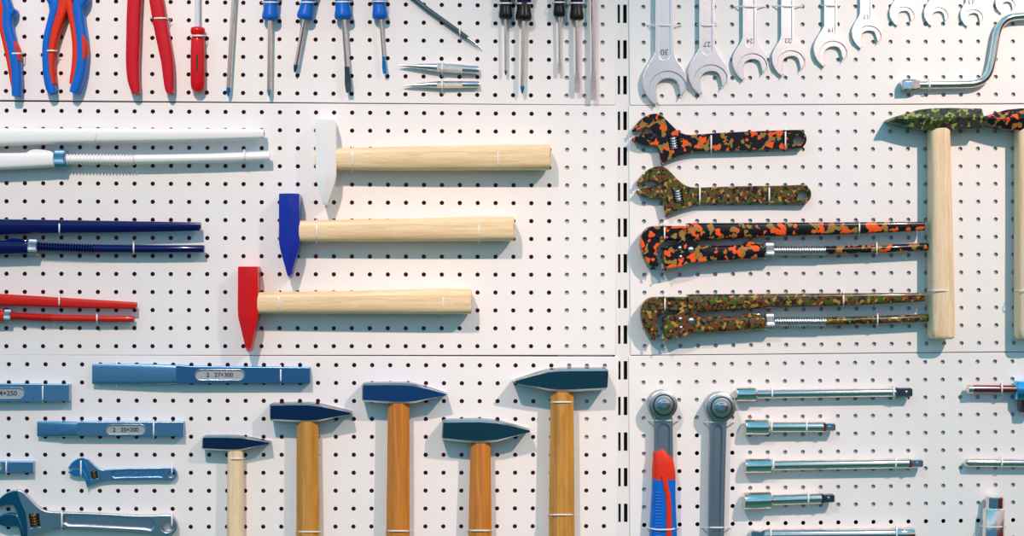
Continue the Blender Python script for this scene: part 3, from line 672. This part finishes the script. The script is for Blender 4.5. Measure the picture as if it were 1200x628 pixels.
# ------------------------------------------------------------------ open-ended spanners
SG = 'double open-ended spanners hung in order of size'
ORD = ['largest open-ended spanner, next to the slotted post, marked 30', 'second largest open-ended spanner, marked 27', 'third open-ended spanner from the slotted post, marked 24', 'fourth open-ended spanner from the slotted post, marked 22',
       'fifth open-ended spanner from the slotted post, marked 19', 'sixth open-ended spanner from the slotted post, marked 17', 'seventh open-ended spanner from the slotted post, only its jaw and neck showing',
       'eighth open-ended spanner, third from the right end of the row', 'ninth open-ended spanner, second from the right end of the row', 'smallest open-ended spanner, above the crank brace bend']
def spanner(k, hl, hr, tipx, tipy, sl, sr, num, numy):
    s_ = (hr - hl) / 51.5; shc = (sl + sr) / 2; shw = (sr - sl) / 2
    ox = tipx - (768.5 - 753) * s_ - 0; cx0 = hl
    f = lambda x, y: (hl + (x - 753) * s_, tipy + (y - 122.5) * s_)
    ns = f(0, 60)[1]
    kf = lambda x: x
    topY = ns - 172 * s_ - 30
    L = [(shc - shw, topY), (shc - shw, ns - 20 * s_), (shc - shw, ns)]
    head = [f(*p) for p in [(765.5, 66.5), (760, 75), (755.3, 84), (752.9, 93), (754, 103), (758, 112), (763.5, 119), (768.8, 122.8), (768.8, 122.8), (771.3, 119.5), (771.3, 119.5), (770, 111), (769.6, 102.5), (772.5, 96.5), (777, 93.3), (783, 92), (789, 92.8), (793.3, 96.5), (795.8, 104), (797.7, 112.8), (797.7, 112.8), (801, 109), (804.2, 101.5), (804.7, 94), (802.8, 85.5), (798, 77), (793, 70.5), (790.8, 65)]]
    Rr = [(shc + shw, ns), (shc + shw, ns - 20 * s_), (shc + shw, topY)]
    # upper head (out of the frame): the same head, slightly smaller, turned half a turn
    cx, cy = f(779, 97); q = .92
    up = [(shc - (x - shc) * q, topY - 30 * s_ * q + (cy - 30 * s_ - y) * q - (0)) for (x, y) in head]
    yoff = topY - max(p[1] for p in up); up = [(x, y + yoff) for x, y in up]
    out = cr([L[0], L[0]] + L[1:] + head + Rr + [Rr[-1]] + up, 3, True)
    slot = stadium(shc - shw * .60, topY + 6, shc + shw * .60, f(0, 70.5)[1] if k < 2 else f(0, 74)[1])
    rng = []
    for a in range(0, 31):
        an = R(178 + 15 + a * (186) / 30)
        rng.append(f(782.6 + 21 * math.cos(an) * .99, 103 + 19.5 * math.sin(an)))
    t = thing('open_spanner', shc, tipy, ORD[k], 'spanner', SG)
    h = 9 * max(s_, .55)
    b = slab([out], .5, h - 1.3, .9 * s_)
    # front layer: same outline but the jaw seat is set back behind a wide arc
    arc = [f(782.8 + 21.3 * math.cos(R(a)), 103.5 + 20 * math.sin(R(a))) for a in range(165, 376, 7)]
    seat = [f(*p) for p in [(765.5, 66.5), (760, 75), (755.3, 84), (752.9, 93), (754, 103), (757.2, 110.5), (760.5, 115)]] + arc[1:] + [f(*p) for p in [(804.6, 96), (802.8, 85.5), (798, 77), (793, 70.5), (790.8, 65)]]
    fr = [(shc - shw, topY), (shc - shw, ns)] + seat + [(shc + shw, ns), (shc + shw, topY)]
    b.merge(slab([fr, slot], h - 1.5, h, .6 * s_))
    build('body', b, 'pearl', t, sharp=30)
    if num: text(num, shc, numy, 7 * max(s_, .8), h - 1.15, 180, t, 'dark_steel', th=.3)
spanner(0, 752.8, 804.7, 768.6, 122.8, 768, 789.5, '30', 60.8)
spanner(1, 806.3, 852.7, 822, 111, 819.2, 838, '27', 51.5)
spanner(2, 858.2, 899.2, 871, 93.8, 870.3, 887, '24', 47.8)
spanner(3, 904.5, 943.7, 917, 89, 915.3, 931, '22', 47.5)
spanner(4, 953.5, 993, 967, 78, 965.7, 981.6, '19', 35)
spanner(5, 998.2, 1033, 1010, 56.5, 1007.8, 1022.3, '17', 19.5)
spanner(6, 1042.5, 1071.7, 1052, 30, 1049.6, 1062.6, None, 0)
spanner(7, 1082.8, 1111.6, 1092, 30.3, 1090, 1103, None, 0)
spanner(8, 1125.5, 1152, 1133.5, 31, 1132, 1144, '13', 2)
spanner(9, 1166.7, 1190, 1176, 15.8, 1172.6, 1183.5, None, 0)
tie(778.8, 29.5, 12.5, 8.5, True, 'across the largest spanner shank', hole=8)
tie(828.6, 28.6, 10.5, 8, True, 'across the second largest spanner shank', sag=1.0)
tie(878.7, 7.5, 10, 7.5, True, 'across the third spanner shank', hole=9)
tie(923.2, 7, 9, 7, True, 'across the fourth spanner shank', hole=9)
tie(973.6, 6.2, 9, 7, True, 'across the fifth spanner shank', hole=3)

# ------------------------------------------------------------------ crank brace
t = thing('crank_brace', 1150, 104, 'chrome crank-shaped speed brace below the small spanners', 'brace')
path = cr([(1073, 99.4), (1100, 99.2), (1130, 98.8), (1143, 97.6), (1152.5, 93.5), (1159, 85), (1163, 70), (1166, 52), (1169, 37), (1174, 27), (1183, 21), (1196, 19), (1215, 18.6), (1240, 18.6)], 6)
build('crank_rod', loft([(x, y, 4.6, 9, 5.4) for x, y in path]), 'chrome', t, sharp=60)
build('drive_end', loft([(1056, 99.6, 5, 9, 5.5), (1057.5, 99.6, 6.2, 9, 6.6), (1068, 99.6, 6.3, 9, 6.8), (1072, 99.5, 6, 9, 6.4), (1077, 99.4, 4.6, 9, 5.4)], 'cham'), 'chrome', t, sharp=20)
b_ = build('drive_face', slab([[(1058.5, 95.5), (1069.5, 95.2), (1070, 103.6), (1058.5, 104)]], 15, 17, .4), 'blue_reflection_steel', t); b_['label'] = 'blue square face of the drive end'
tie(1089.5, 99.3, 5.5, 15, False, 'round the lower arm of the crank brace', tail=(1089, 104, 1085.5, 110))

# ------------------------------------------------------------------ ratchets
def ratchet_head(t, cx, cy, r_, neckpts, slot, m):
    build('head', knob(cx, cy, r_, 3, 25, 32, .10), m, t, sharp=40)
    build('dark_ring', knob(cx + .8, cy, r_ * .76, 20, 25.6, 32, .05), 'pocket', t)
    build('selector_disc', knob(cx + .8, cy, r_ * .66, 21, 27.5, 32, .12), 'satin', t)
    build('selector_button', knob(cx + .8, cy, r_ * .44, 27, 29.2, 32, .3), 'chrome', t)
    build('drive_square', knob(cx + 1.5, cy + .5, r_ * .26, 27, 31.5, 4, .1, 'square'), 'chrome', t)
t = thing('ratchet_wrench', 778, 628, 'ratchet with blue and red grip, left one of the two ratchets', 'ratchet', 'ratchet wrenches')
ratchet_head(t, 777.3, 474.7, 17, None, None, 'grey_steel')
body = cr([(768, 484), (766.5, 492), (766.8, 505), (767, 560), (789.2, 560), (788.6, 505), (788.6, 492), (787, 484)], 1, True)
nb = slab([body], 5, 14, 1.5); nb.merge(slab([body, stadium(771.3, 496.5, 784.6, 575)], 13.5, 17, 1)); build('shank', nb, 'grey_steel', t)
build('red_collar', loft([(771.3, 528, 6.4, 12, 8), (773.5, 534, 8.8, 12, 10.5), (776.8, 541, 12.2, 12, 12), (777.6, 552, 13.4, 12, 12.5), (777.8, 560, 13.6, 12, 12.5), (777.8, 563, 13.6, 12, 12.2)], 'soft'), 'orange_grip', t, sharp=60)
gp = cr([(777.8, 560, 13.6, 12, 12.4), (777.5, 580, 13.9, 12, 12.8), (777.2, 600, 14.8, 12, 13), (777.2, 628, 16, 12, 13.4), (777.4, 670, 16.6, 12, 14), (777.6, 700, 15.5, 12, 13), (777.6, 706, 12, 12, 10)], 4)
g_ = build('grip', loft(gp, 'soft'), 'blue_grip', t, sharp=60)
build('grip_stripe', loft([(777.4, 556, 3.2, 23.6, 2.6), (779.5, 566, 3.0, 24, 2.4), (782.6, 580, 3.0, 24, 2.6), (784, 600, 3.2, 24, 2.8), (783.6, 630, 3.4, 24, 3.2), (783, 690, 3.4, 24, 3)], 'soft'), 'orange_grip', g_, sharp=60)
rb = MB()
for k in range(16): rb.merge(loft([(768.0, 577 + k * 3.6, .9, 23.2 + k * .03, 1.4), (774.5, 577.4 + k * 3.6, .9, 24.5 + k * .03, 1.4)], 'round', 8))
build('grip_ribs', rb, 'blue_grip', g_)
t = thing('ratchet_wrench', 840, 628, 'all-steel grey ratchet, right one of the two ratchets', 'ratchet', 'ratchet wrenches')
ratchet_head(t, 845, 477.6, 17.4, None, None, 'grey_steel')
body = cr([(832.5, 490), (832.3, 498), (831, 560), (830.3, 628), (829.6, 700), (833, 708), (845, 708), (848.4, 700), (848.6, 628), (850, 560), (851.6, 498), (853, 490)], 1, True)
nb = slab([body], 5, 14, 1.5); nb.merge(slab([body, [(837.2, 505), (838.2, 500.5), (841.5, 498), (845.2, 500.5), (846.2, 505), (844.8, 560), (843.6, 690), (835.3, 690), (836, 560)]], 13.5, 17, 1)); build('shank', nb, 'grey_steel', t)
tie(777.5, 492.5, 12.5, 18, True, 'under the head of the ratchet with a blue grip', hole=6, sag=0)
tie(777.2, 618, 17, 27, True, 'round the blue grip of the left ratchet', hole=1.5, sag=2.5)
tie(842.3, 494.5, 12.5, 18, True, 'under the head of the all-steel ratchet', hole=6)
tie(839.5, 618, 10.5, 18, True, 'across the shank of the all-steel ratchet', hole=7, sag=0)

# ------------------------------------------------------------------ socket extension bars
EG = 'chrome socket extension bars'
def extension(label, x0, xs, x1, xd, y0, y1, rs, rb, rd, dark=False, collar=True, yd=None):
    t = thing('extension_bar', (x0 + x1) / 2, y0 + rs, label, 'extension bar', EG)
    c = lambda x: y0 + (y1 - y0) * (x - x0) / (xd - x0); m = lambda r_: r_ * S0 * 1000
    H = m(rs) + .3
    st = [(x0 + .6, c(x0), rs * .80, H, m(rs * .8)), (x0 + .2, c(x0), rs * .88, H, m(rs * .88)), (x0, c(x0), rs * .95, H, m(rs * .95)), (x0 + 1, c(x0), rs, H, m(rs)), (xs - 2.5, c(xs), rs, H, m(rs)), (xs, c(xs), rb + .3, H, m(rb + .3))]
    build('socket_end', loft(st, 'round', 28, cap=False).merge(loft([(x0 + 6, c(x0), rs * .8, H, m(rs * .8)), (x0 + .6, c(x0), rs * .8, H, m(rs * .8))], 'round', 28, cap=False)), 'chrome', t, sharp=40)
    build('socket_recess', loft([(x0 + 6, c(x0), rs * .8, H, m(rs * .8)), (x0 + 6.3, c(x0), rs * .8, H, m(rs * .8))], 'round', 28), 'pocket', t)
    build('shaft', loft([(xs - .5, c(xs), rb, H, m(rb)), (x1, c(x1), rb, H, m(rb))], 'round', 28), 'chrome', t, sharp=40)
    e = build('square_drive', loft([(x1 - .5, c(x1), rb * .96, H, m(rb * .96)), (x1 + 2.5, c(x1), rd + .7, H, m(rd + .7)), (x1 + 3.5, c(x1), rd, H, m(rd)), (xd - 1.5, c(xd), rd, H, m(rd)), (xd, c(xd), rd - .8, H, m(rd - .8))], 'cham'), 'dark_steel' if dark else 'chrome', t, sharp=25)
    if dark: e['label'] = 'dark square drive end'
    build('detent_ball', knob(xd - 5.5, c(xd), rd * .38, H + m(rd) - .6, H + m(rd) + .9, 12, .9), 'chrome', e)
    return t
extension('long chrome extension bar with black drive end, uppermost of the five', 862.5, 887, 1049, 1068, 462, 459.4, 8.4, 5.3, 5.0, True)
extension('short shiny extension bar with narrow drive end, second from top', 873, 902, 964, 978, 500.3, 500.2, 9, 6.2, 4.7)
extension('long chrome extension bar, third from top', 873, 905, 1064, 1080.5, 545.8, 542.6, 8.6, 5.9, 4.6)
extension('short satin extension bar with dark drive end, fourth from top', 871.5, 905, 962, 977, 587, 583.4, 10, 6.3, 4.6, True)
t = thing('extension_bar', 975, 634, 'lowest extension bar, cut by the bottom edge', 'extension bar', EG)
build('shaft', loft([(894, 627, 7, 9, 8), (1048, 625.6, 7, 9, 8)], 'round', 28), 'chrome', t)
build('square_drive', loft([(879.5, 626, 4, 9, 5), (881, 626, 5.3, 9, 6.2), (891, 627, 5.3, 9, 6.2), (895, 627, 6.8, 9, 7.8)], 'cham'), 'chrome', t, sharp=25)
build('socket_end', loft([(1047, 625.6, 7, 9, 8), (1050, 625.5, 8, 9, 9.2), (1068, 625.4, 8, 9, 9.2), (1070.5, 625.4, 7, 9, 8)], 'round', 28), 'chrome', t)
tie(905, 461.2, 6, 16.5, False, 'at the socket end of the top extension bar')
tie(1047.5, 459.6, 6.4, 16.5, False, 'at the drive end of the top extension bar')
tie(904.5, 501, 6.6, 17.5, False, 'at the socket end of the second extension bar')
tie(945.5, 501, 6.9, 17.5, False, 'at mid shaft of the second extension bar')
tie(906.5, 545.2, 6.8, 17.5, False, 'at the socket end of the third extension bar')
tie(1050, 543.2, 6.8, 17.5, False, 'at the drive end of the third extension bar')
tie(947.5, 585, 7, 19, False, 'round the shaft of the fourth extension bar')
tie(903.5, 627, 7.6, 17.5, False, 'at the left end of the lowest extension bar')
tie(1051, 625.6, 8.6, 18.5, False, 'at the right end of the lowest extension bar')

# sliding T-bar and plain bar at the right edge
t = thing('sliding_bar', 1190, 482, 'chrome sliding T-bar with blue and red reflecting block at the right edge', 'T-bar')
build('bar', loft([(1134, 455.8, 3.6, 12, 4), (1135, 455.8, 4.7, 12, 5.4), (1141, 455.8, 5, 12, 5.8), (1300, 457, 5, 12, 5.8)], 'round', 24), 'red_reflection_chrome', t)
build('end_knob', loft([(1133, 455.8, 3.6, 12, 4.2), (1134, 455.8, 5.4, 12, 6.2), (1139.5, 455.8, 5.4, 12, 6.2), (1140.5, 455.8, 4.4, 12, 5)], 'round', 24), 'chrome', t)
hb = build('sliding_block', loft([(1198.5, 446.5, 9.6, 12, 11), (1198.5, 447.5, 10.4, 12, 12), (1198.5, 466, 10.4, 12, 12), (1198.5, 467.5, 9.8, 12, 11)], 'round', 28), 'cyan_reflection_steel', t, sharp=40); hb['label'] = 'blue reflecting block'
build('square_drive', loft([(1201, 466.5, 7, 12, 7), (1201, 481, 7, 12, 7), (1201, 482.5, 6, 12, 6)], 'cham'), 'red_reflection_chrome', t)
t = thing('breaker_bar', 1190, 548, 'plain chrome bar below the sliding T-bar at the right edge', 'bar')
build('bar', loft([(1130.5, 542, 2.6, 9, 3), (1132, 542, 4.6, 9, 5.2), (1136, 542, 5, 9, 5.8), (1300, 543.4, 5, 9, 5.8)], 'round', 24), 'chrome', t)
tie(1174.3, 455.8, 6, 18.5, False, 'round the sliding T-bar left of its block')
tie(1174.3, 542.3, 6, 15.5, False, 'round the plain chrome bar at the right edge')
t = thing('deep_socket', 1163, 680, 'tall chrome deep socket standing upright at the lower right corner', 'socket')
so = loft([(1165.5, 581.5, 9.6, 14, 11), (1165.5, 582.5, 10.6, 14, 12.3), (1165.5, 596, 10.6, 14, 12.3)], 'round', 32)
build('upper_body', so, 'chrome', t, sharp=40)
build('lower_body', loft([(1164.5, 595, 11.2, 14, 12.8), (1164.5, 597, 12.8, 14, 14), (1163.8, 640, 13.2, 14, 14), (1163.4, 690, 13.2, 14, 14), (1163.4, 692, 12, 14, 12.6)], 'round', 32), 'chrome', t, sharp=40)
build('groove_ring', loft([(1165.2, 594.6, 11.0, 14, 12.6), (1165.2, 596.4, 11.6, 14, 13.2)], 'round', 32), 'glass_rod', t)
tie(1163.6, 616, 14.2, 29, True, 'round the deep socket at the lower right corner', sag=1.5)

# ------------------------------------------------------------------ pliers and red tools, top left
def handle_strip(pts, kind='soft', hc=10, d=8): return loft([(x, y, w, hc, d) for x, y, w in cr(pts, 4)], kind)
t = thing('pliers', 77, 110, 'blue and orange-red handled pliers hung open, both handles showing', 'pliers', 'two-colour handled pliers')
for side in (-1, 1):
    if side < 0:
        red = [(88, -30, 7), (80, -8, 7), (75.5, 5, 7), (71, 20, 6.2), (66.5, 35, 5.6), (63.2, 50, 4.6), (61.2, 65, 4.2), (60.6, 80, 4), (62, 92, 3.8), (63.4, 99, 3)]
        blue = [(66, -22, 8), (63, -4, 8.5), (65.2, 8, 5.6), (62.6, 20, 4.6), (58.6, 35, 4.3), (55.6, 50, 4.3), (55, 65, 4.3), (55.8, 80, 4.6), (57.8, 95, 5), (60.5, 104, 5.4), (62.4, 109.5, 4.2)]
    else:
        red = [(66, -30, 7), (76, -8, 7), (82, 5, 5), (85, 20, 4.2), (87.8, 35, 4), (89.6, 50, 4), (89.8, 65, 4), (88.8, 80, 4), (86.8, 92, 3.8), (85.4, 99, 3)]
        blue = [(95, -22, 8), (97, -4, 8.5), (92.5, 8, 6.4), (93.3, 20, 5.8), (95.2, 35, 6), (97, 50, 6), (97.2, 65, 6), (95.6, 80, 6), (92.3, 95, 6), (89.2, 104, 5.8), (86.6, 109.5, 4.4)]
    hh = build('handle', handle_strip(blue, 'soft', 12, 9.5), 'blue_grip', t, sharp=60)
    hh['label'] = 'blue outer handle grip'
    build('inner_grip', handle_strip(red, 'soft', 11, 9), 'orange_grip', hh, sharp=60)
build('grip_pad', handle_strip([(98.8, 42, 1), (99.8, 48, 2.6), (100.6, 58, 2.9), (100.4, 66, 2.4), (99.8, 71, 1)], 'soft', 13, 9.6), 'orange_grip', t, sharp=60)
build('jaw_head', slab([cr([(66, -30), (62, -50), (66, -75), (72, -98), (76.5, -110), (77.5, -110), (82, -98), (88, -75), (92, -50), (88, -30), (84, -12), (70, -12)], 3, True)], 3, 16, 1.2), 'satin', t)
t = thing('pliers', 8, 112, 'blue and orange-red handled pliers cut by the left edge, one handle showing', 'pliers', 'two-colour handled pliers')
hh = build('handle', handle_strip([(4, -8, 5), (9.5, 8, 5.5), (9.8, 20, 6), (9.5, 30, 6), (12.5, 45, 6.2), (16, 60, 6.2), (18.8, 75, 6), (20, 90, 5.8), (20.4, 103, 5.6), (20.2, 113, 4.8)], 'soft', 12, 9.5), 'blue_grip', t, sharp=60)
build('guard', handle_strip([(5, 20, 3), (12, 17, 5.5), (18, 13, 3), (19.5, 12, 1.6)], 'soft', 12, 9), 'blue_grip', hh)
build('inner_grip', handle_strip([(-8, -15, 6), (2, 5, 6), (3, 20, 4), (5, 35, 4.2), (8.8, 50, 4.5), (12.2, 65, 4.5), (14.6, 80, 4), (16.4, 95, 3), (17, 104, 1.8)], 'soft', 11.4, 9.4), 'orange_grip', hh)
build('grip_pad', handle_strip([(18.4, 49, .8), (20.6, 56, 2), (22.8, 64, 2.2), (24, 72, .8)], 'soft', 12.6, 9), 'orange_grip', hh)
hh = build('handle', handle_strip([(-32, -8, 5), (-37.5, 8, 5.5), (-39, 20, 6), (-42.5, 35, 6), (-46, 60, 6.2), (-48, 80, 6), (-48, 103, 5.6), (-47, 113, 4.8)], 'soft', 12, 9.5), 'blue_grip', t, sharp=60)
build('jaw_head', slab([cr([(3, 6), (2, -20), (0, -45), (-8, -68), (-14, -74), (-20, -68), (-28, -45), (-30, -20), (-31, 6), (-14, 8)], 3, True)], 3, 16, 1.2), 'teal_reflection_steel', t)
t = thing('pliers', 177, 110, 'long pliers with plain red dipped handles, left of the red screwdriver', 'pliers')
build('handle', handle_strip([(163, -60, 7), (160, -30, 7.6), (158.2, 0, 8), (157.2, 20, 8), (156.6, 45, 7.9), (155.9, 70, 7.6), (156.6, 90, 7), (158.6, 102, 6), (159.8, 108, 4.6), (160, 110, 3)], 'soft', 11, 9), 'red_grip', t, sharp=60)
build('handle', handle_strip([(172, -60, 7), (178, -30, 7.6), (183.6, 0, 8), (188.2, 28, 8), (192.8, 52, 7.7), (196.4, 72, 7), (198, 90, 6.3), (198.8, 102, 5.4), (199.4, 108, 4), (199.6, 110, 2.6)], 'soft', 11, 9), 'red_grip', t, sharp=60)
build('jaw_head', slab([cr([(156, -58), (152, -80), (158, -110), (166, -135), (169, -135), (177, -110), (184, -80), (180, -58)], 3, True)], 3, 15, 1.2), 'satin', t)
tie(18.5, 62.5, 8.6, 21, True, 'round the blue pliers handle at the left edge', tail=(25, 66, 24, 70))
tie(59.2, 59.3, 7.4, 21, True, 'round the left handle of the open pliers', tail=(70, 62, 65, 72))
tie(187, 21.2, 9.5, 20, True, 'round the right red pliers handle', tail=(200, 22, 197.5, 30))

t = thing('screwdriver', 232, 108, 'red plastic handled screwdriver hung handle down, pale shaft pointing up', 'screwdriver')
hh = build('handle', loft([(232, 32, 6, 10, 7), (232, 33, 8, 10, 8.6), (231.8, 36, 8.5, 10, 9), (231.8, 39.5, 8, 10, 8.8), (231.8, 41, 6.4, 10, 7.6), (231.8, 43, 6.4, 10, 7.6), (231.8, 45, 7.8, 10, 8.6), (231.8, 60, 8.3, 10, 9), (231.9, 98, 8.4, 10, 9.2), (231.9, 104, 7.4, 10, 8.4), (231.9, 107, 5.4, 10, 6.4), (231.9, 108.4, 2.4, 10, 3)], 'round', 28), 'red_clear', t, sharp=60)
build('handle_slot', loft([(230.8, 64, 1.3, 18.4, 1.2), (230.6, 84, .8, 18.4, 1.2)], 'soft'), 'pocket', hh)
build('shaft', loft([(231.3, -60, 2.8, 10, 3.2), (231.3, 33, 2.9, 10, 3.3)], 'round', 16), 'glass_rod', t)
build('blade_tip', loft([(231.3, -84, 2.8, 10, .6), (231.3, -72, 2.6, 10, 1.6), (231.3, -60, 2, 10, 2.4)], 'flat'), 'satin', t)
tie(231.8, 41.6, 8.6, 20, True, 'round the neck of the red screwdriver')

# ------------------------------------------------------------------ screwdrivers
def phillips(x, y, ux, uy, r_, L, h, d): 
    return [(x, y, r_, h, d), (x + ux * L * .35, y + uy * L * .35, r_ * .9, h, d * .9), (x + ux * L * .75, y + uy * L * .75, r_ * .55, h, d * .55), (x + ux * L, y + uy * L, r_ * .18, h, d * .18)]
def driver(label, group, hp, hw, bot, shaft, tip, tl, colors, hlen=88, tipm='satin', navy=False):
    """hp: (x,y) of handle's lower end, hw half width there, shaft ((x0,y0),(x1,y1)) half r px; tip 'flat'/'cross' with length"""
    (x0, y0), (x1, y1), r_ = shaft; d = math.hypot(x1 - x0, y1 - y0); ux, uy = (x1 - x0) / d, (y1 - y0) / d
    t = thing('screwdriver', hp[0], y1, label, 'screwdriver', group); H = hw * 1.22
    p = lambda s_: (hp[0] - ux * s_, hp[1] - uy * s_)
    prof = [(-1.5, .45), (-1, .78), (0, .92), (2, 1.0), (5, .98), (10, .87), (17, .80), (21, .78)]
    prof2 = [(20.5, .80), (26, .92), (36, 1.06), (52, 1.14), (68, 1.12), (78, 1.0), (84, .85), (hlen, .45)]
    lower = loft([(*p(a), b * hw, H, b * hw * 1.15) for a, b in prof], 'round', 26); upper = loft([(*p(a), b * hw, H, b * hw * 1.15) for a, b in prof2], 'oct' if navy else 'round', 26)
    build('grip', lower, colors[0], t, sharp=60); g2 = build('handle_body', upper, colors[1], t, sharp=30)
    rm = r_ * S0 * 1000
    if tip == 'cross':
        build('shaft', loft([(x0 - ux * 2, y0 - uy * 2, r_, H, rm), (x1 - ux * tl, y1 - uy * tl, r_, H - 1, rm)], 'round', 18), 'shaft_steel', t)
        tt = MB(); c = (x1 - ux * tl, y1 - uy * tl)
        tt.merge(loft(phillips(c[0], c[1], ux, uy, r_, tl, H - 1, rm * .3), 'square')); tt.merge(loft(phillips(c[0], c[1], ux, uy, r_ * .3, tl, H - 1, rm), 'square')); tt.merge(loft(phillips(c[0], c[1], ux, uy, r_ * .62, tl * .95, H - 1, rm * .62), 'round', 12))
        build('cross_tip', tt, tipm, t)
    else:
        build('shaft', loft([(x0 - ux * 2, y0 - uy * 2, r_, H, rm), (x1 - ux * tl, y1 - uy * tl, r_, H - 1, rm)], 'round', 18), 'shaft_steel', t)
        q = lambda s_: (x1 - ux * s_, y1 - uy * s_); w = tip[1]
        build('flat_blade', loft([(*q(tl), r_, H - 1, rm), (*q(tl * .78), r_ * .98 + .1, H - 1, rm * .8), (*q(tl * .5), w, H - 1, rm * .42), (*q(tl * .3), w * 1.04, H - 1, rm * .3), (*q(0), w * .82, H - 1, rm * .16)], 'flat'), tipm, t, sharp=40)
    return t
GB = 'screwdrivers with blue handles'; bl = ('blue_grip', 'blue_grip')
driver('blue handled screwdriver with long straight shaft, leftmost blue one', GB, (317, 22.5), 10, 0, ((316.5, 24), (315.4, 113), 2.7), 'cross', 8, bl, tipm='satin')
driver('blue handled screwdriver leaning with its cross tip to the left', GB, (357, 21.5), 9.6, 0, ((356.5, 23), (345.2, 85), 2.6), 'cross', 9, bl, tipm='dark_steel')
driver('blue handled screwdriver with a wide dark flat blade', GB, (402.5, 21.5), 10.4, 0, ((403, 24), (408.6, 108.5), 3.0), ('flat', 3.7), 30, bl, tipm='dark_steel')
driver('blue handled screwdriver with slim bright blue-glinting flat blade, rightmost blue one', GB, (445.4, 21), 9, 0, ((446, 23), (451, 86.5), 1.8), ('flat', 2.5), 20, bl, tipm='cyan_reflection_steel')
GK = 'screwdrivers with black and navy handles'; bk = ('black_grip', 'navy_grip')
driver('black handled screwdriver with thin short cross shaft, leftmost black one', GK, (592.5, 21), 8.2, 0, ((592.5, 23), (592.7, 88), 1.6), 'cross', 5, bk, tipm='dark_steel', navy=True)
driver('black handled screwdriver with thick shaft and blue cross tip', GK, (613.6, 23), 9.8, 0, ((613.6, 25), (612, 110), 2.5), 'cross', 9, bk, tipm='cyan_reflection_steel', navy=True)
driver('black handled screwdriver with slim short flat blade, third black one', GK, (655.3, 18.5), 7, 0, ((655.5, 20), (656, 86.5), 1.6), ('flat', 2.5), 18, bk, tipm='blade_grey', navy=True)
driver('black handled screwdriver with wide rounded flat blade, fourth black one', GK, (676, 22.5), 8.5, 0, ((676, 24), (676.6, 108.5), 2.4), ('flat', 3.4), 26, bk, tipm='blade_grey', navy=True)
driver('long-shafted flat screwdriver at the right end, its handle above the frame', GK, (695.4, -30), 9, 0, ((695.4, -28), (695.6, 117.5), 2.7), ('flat', 3.5), 34, bk, tipm='blade_grey', navy=True)
driver('long slim screwdriver with bright cross tip, its handle above the frame', None, (276, -30), 9, 0, ((275.5, -28), (267.3, 113), 2.7), 'cross', 10, bl, tipm='cyan_reflection_steel')
for (x, y, hw, ds) in ((317, 2.5, 8.8, 'leftmost blue-handled screwdriver'), (360.2, 2.5, 8.6, 'leaning blue screwdriver'), (401.5, 2, 8.8, 'third blue-handled screwdriver'), (444.5, 1.5, 7.9, 'rightmost blue-handled screwdriver')):
    tie(x, y, hw, 21, True, 'round the grip of the ' + ds)
for (x, y, hw, ds) in ((592.3, 3.6, 7.2, 'first black-handled screwdriver'), (614, 3.8, 8.2, 'second black-handled screwdriver'), (655, 2.6, 6.2, 'third black-handled screwdriver'), (675.8, 3.4, 7.4, 'fourth black-handled screwdriver')):
    tie(x, y, hw, 19, True, 'round the grip of the ' + ds)

# ------------------------------------------------------------------ scriber and centre punches
t = thing('scriber', 520, 57, 'thin steel pin punch hung at a slant between blue and black screwdrivers', 'punch')
build('rod', loft([(470, -14, 2.6, 5, 3), (500, 10, 2.5, 5, 2.9), (548, 44.5, 2.3, 5, 2.7)], 'oct'), 'dark_steel', t, sharp=20)
build('point', loft([(547, 43.8, 2.3, 5, 2.7), (556, 50.8, 1.6, 4.6, 1.8), (564.5, 57.4, .4, 4.4, .5)], 'round', 12), 'satin', t)
tie(538.8, 37, 4, 8.5, False, 'round the slanting pin punch', tail=(539, 42, 539, 47))
PGp = 'centre punches lying level'
t = thing('centre_punch', 515, 88, 'thicker centre punch, upper of the two', 'punch', PGp)
build('body', loft([(467.5, 76.6, .5, 6.5, .5), (478, 77, 1.8, 6.5, 2), (495, 78, 3.4, 6.5, 4), (510, 79, 4.7, 6.5, 5.4), (512, 79.1, 4.9, 6.5, 5.6), (543.5, 81.1, 5.0, 6.5, 5.8), (545, 81.2, 4.8, 6.5, 5.6), (559.5, 82.1, 4.8, 6.5, 5.6), (561, 82.2, 4.2, 6.5, 5)], 'round', 24), 'satin', t, sharp=40)
def knurl(pts, r_, h, L=14):
    mb = MB(); (xa, ya), (xb, yb) = pts
    st = []
    for i in range(L):
        for (u, q) in ((0, .97), (.5, 1.05)):
            w = (i + u) / L; st.append((xa + (xb - xa) * w, ya + (yb - ya) * w, r_ * q, h, r_ * q * S0 * 1000))
    return loft(st, 'oct')
build('knurled_grip', knurl(((512, 79.1), (543, 81.1)), 5.0, 6.5), 'pearl', t, sharp=20)
t = thing('centre_punch', 515, 104, 'thinner centre punch, lower of the two', 'punch', PGp)
build('body', loft([(472.5, 100.6, .5, 5.5, .5), (482, 100.2, 1.6, 5.5, 1.9), (497, 99.6, 2.9, 5.5, 3.4), (510, 99.3, 3.9, 5.5, 4.5), (544, 99.2, 3.9, 5.5, 4.5), (560, 99.2, 3.9, 5.5, 4.5), (561.6, 99.2, 3.4, 5.5, 4)], 'round', 24), 'satin', t, sharp=40)
build('knurled_grip', knurl(((512, 99.3), (543, 99.2)), 4.0, 5.5), 'pearl', t, sharp=20)
tie(518.2, 79.6, 5.6, 12, False, 'round the upper centre punch', tail=(518.2, 85, 518.4, 90))
tie(518.2, 99.4, 5, 10.5, False, 'round the lower centre punch', tail=(518.2, 104, 518.4, 110))
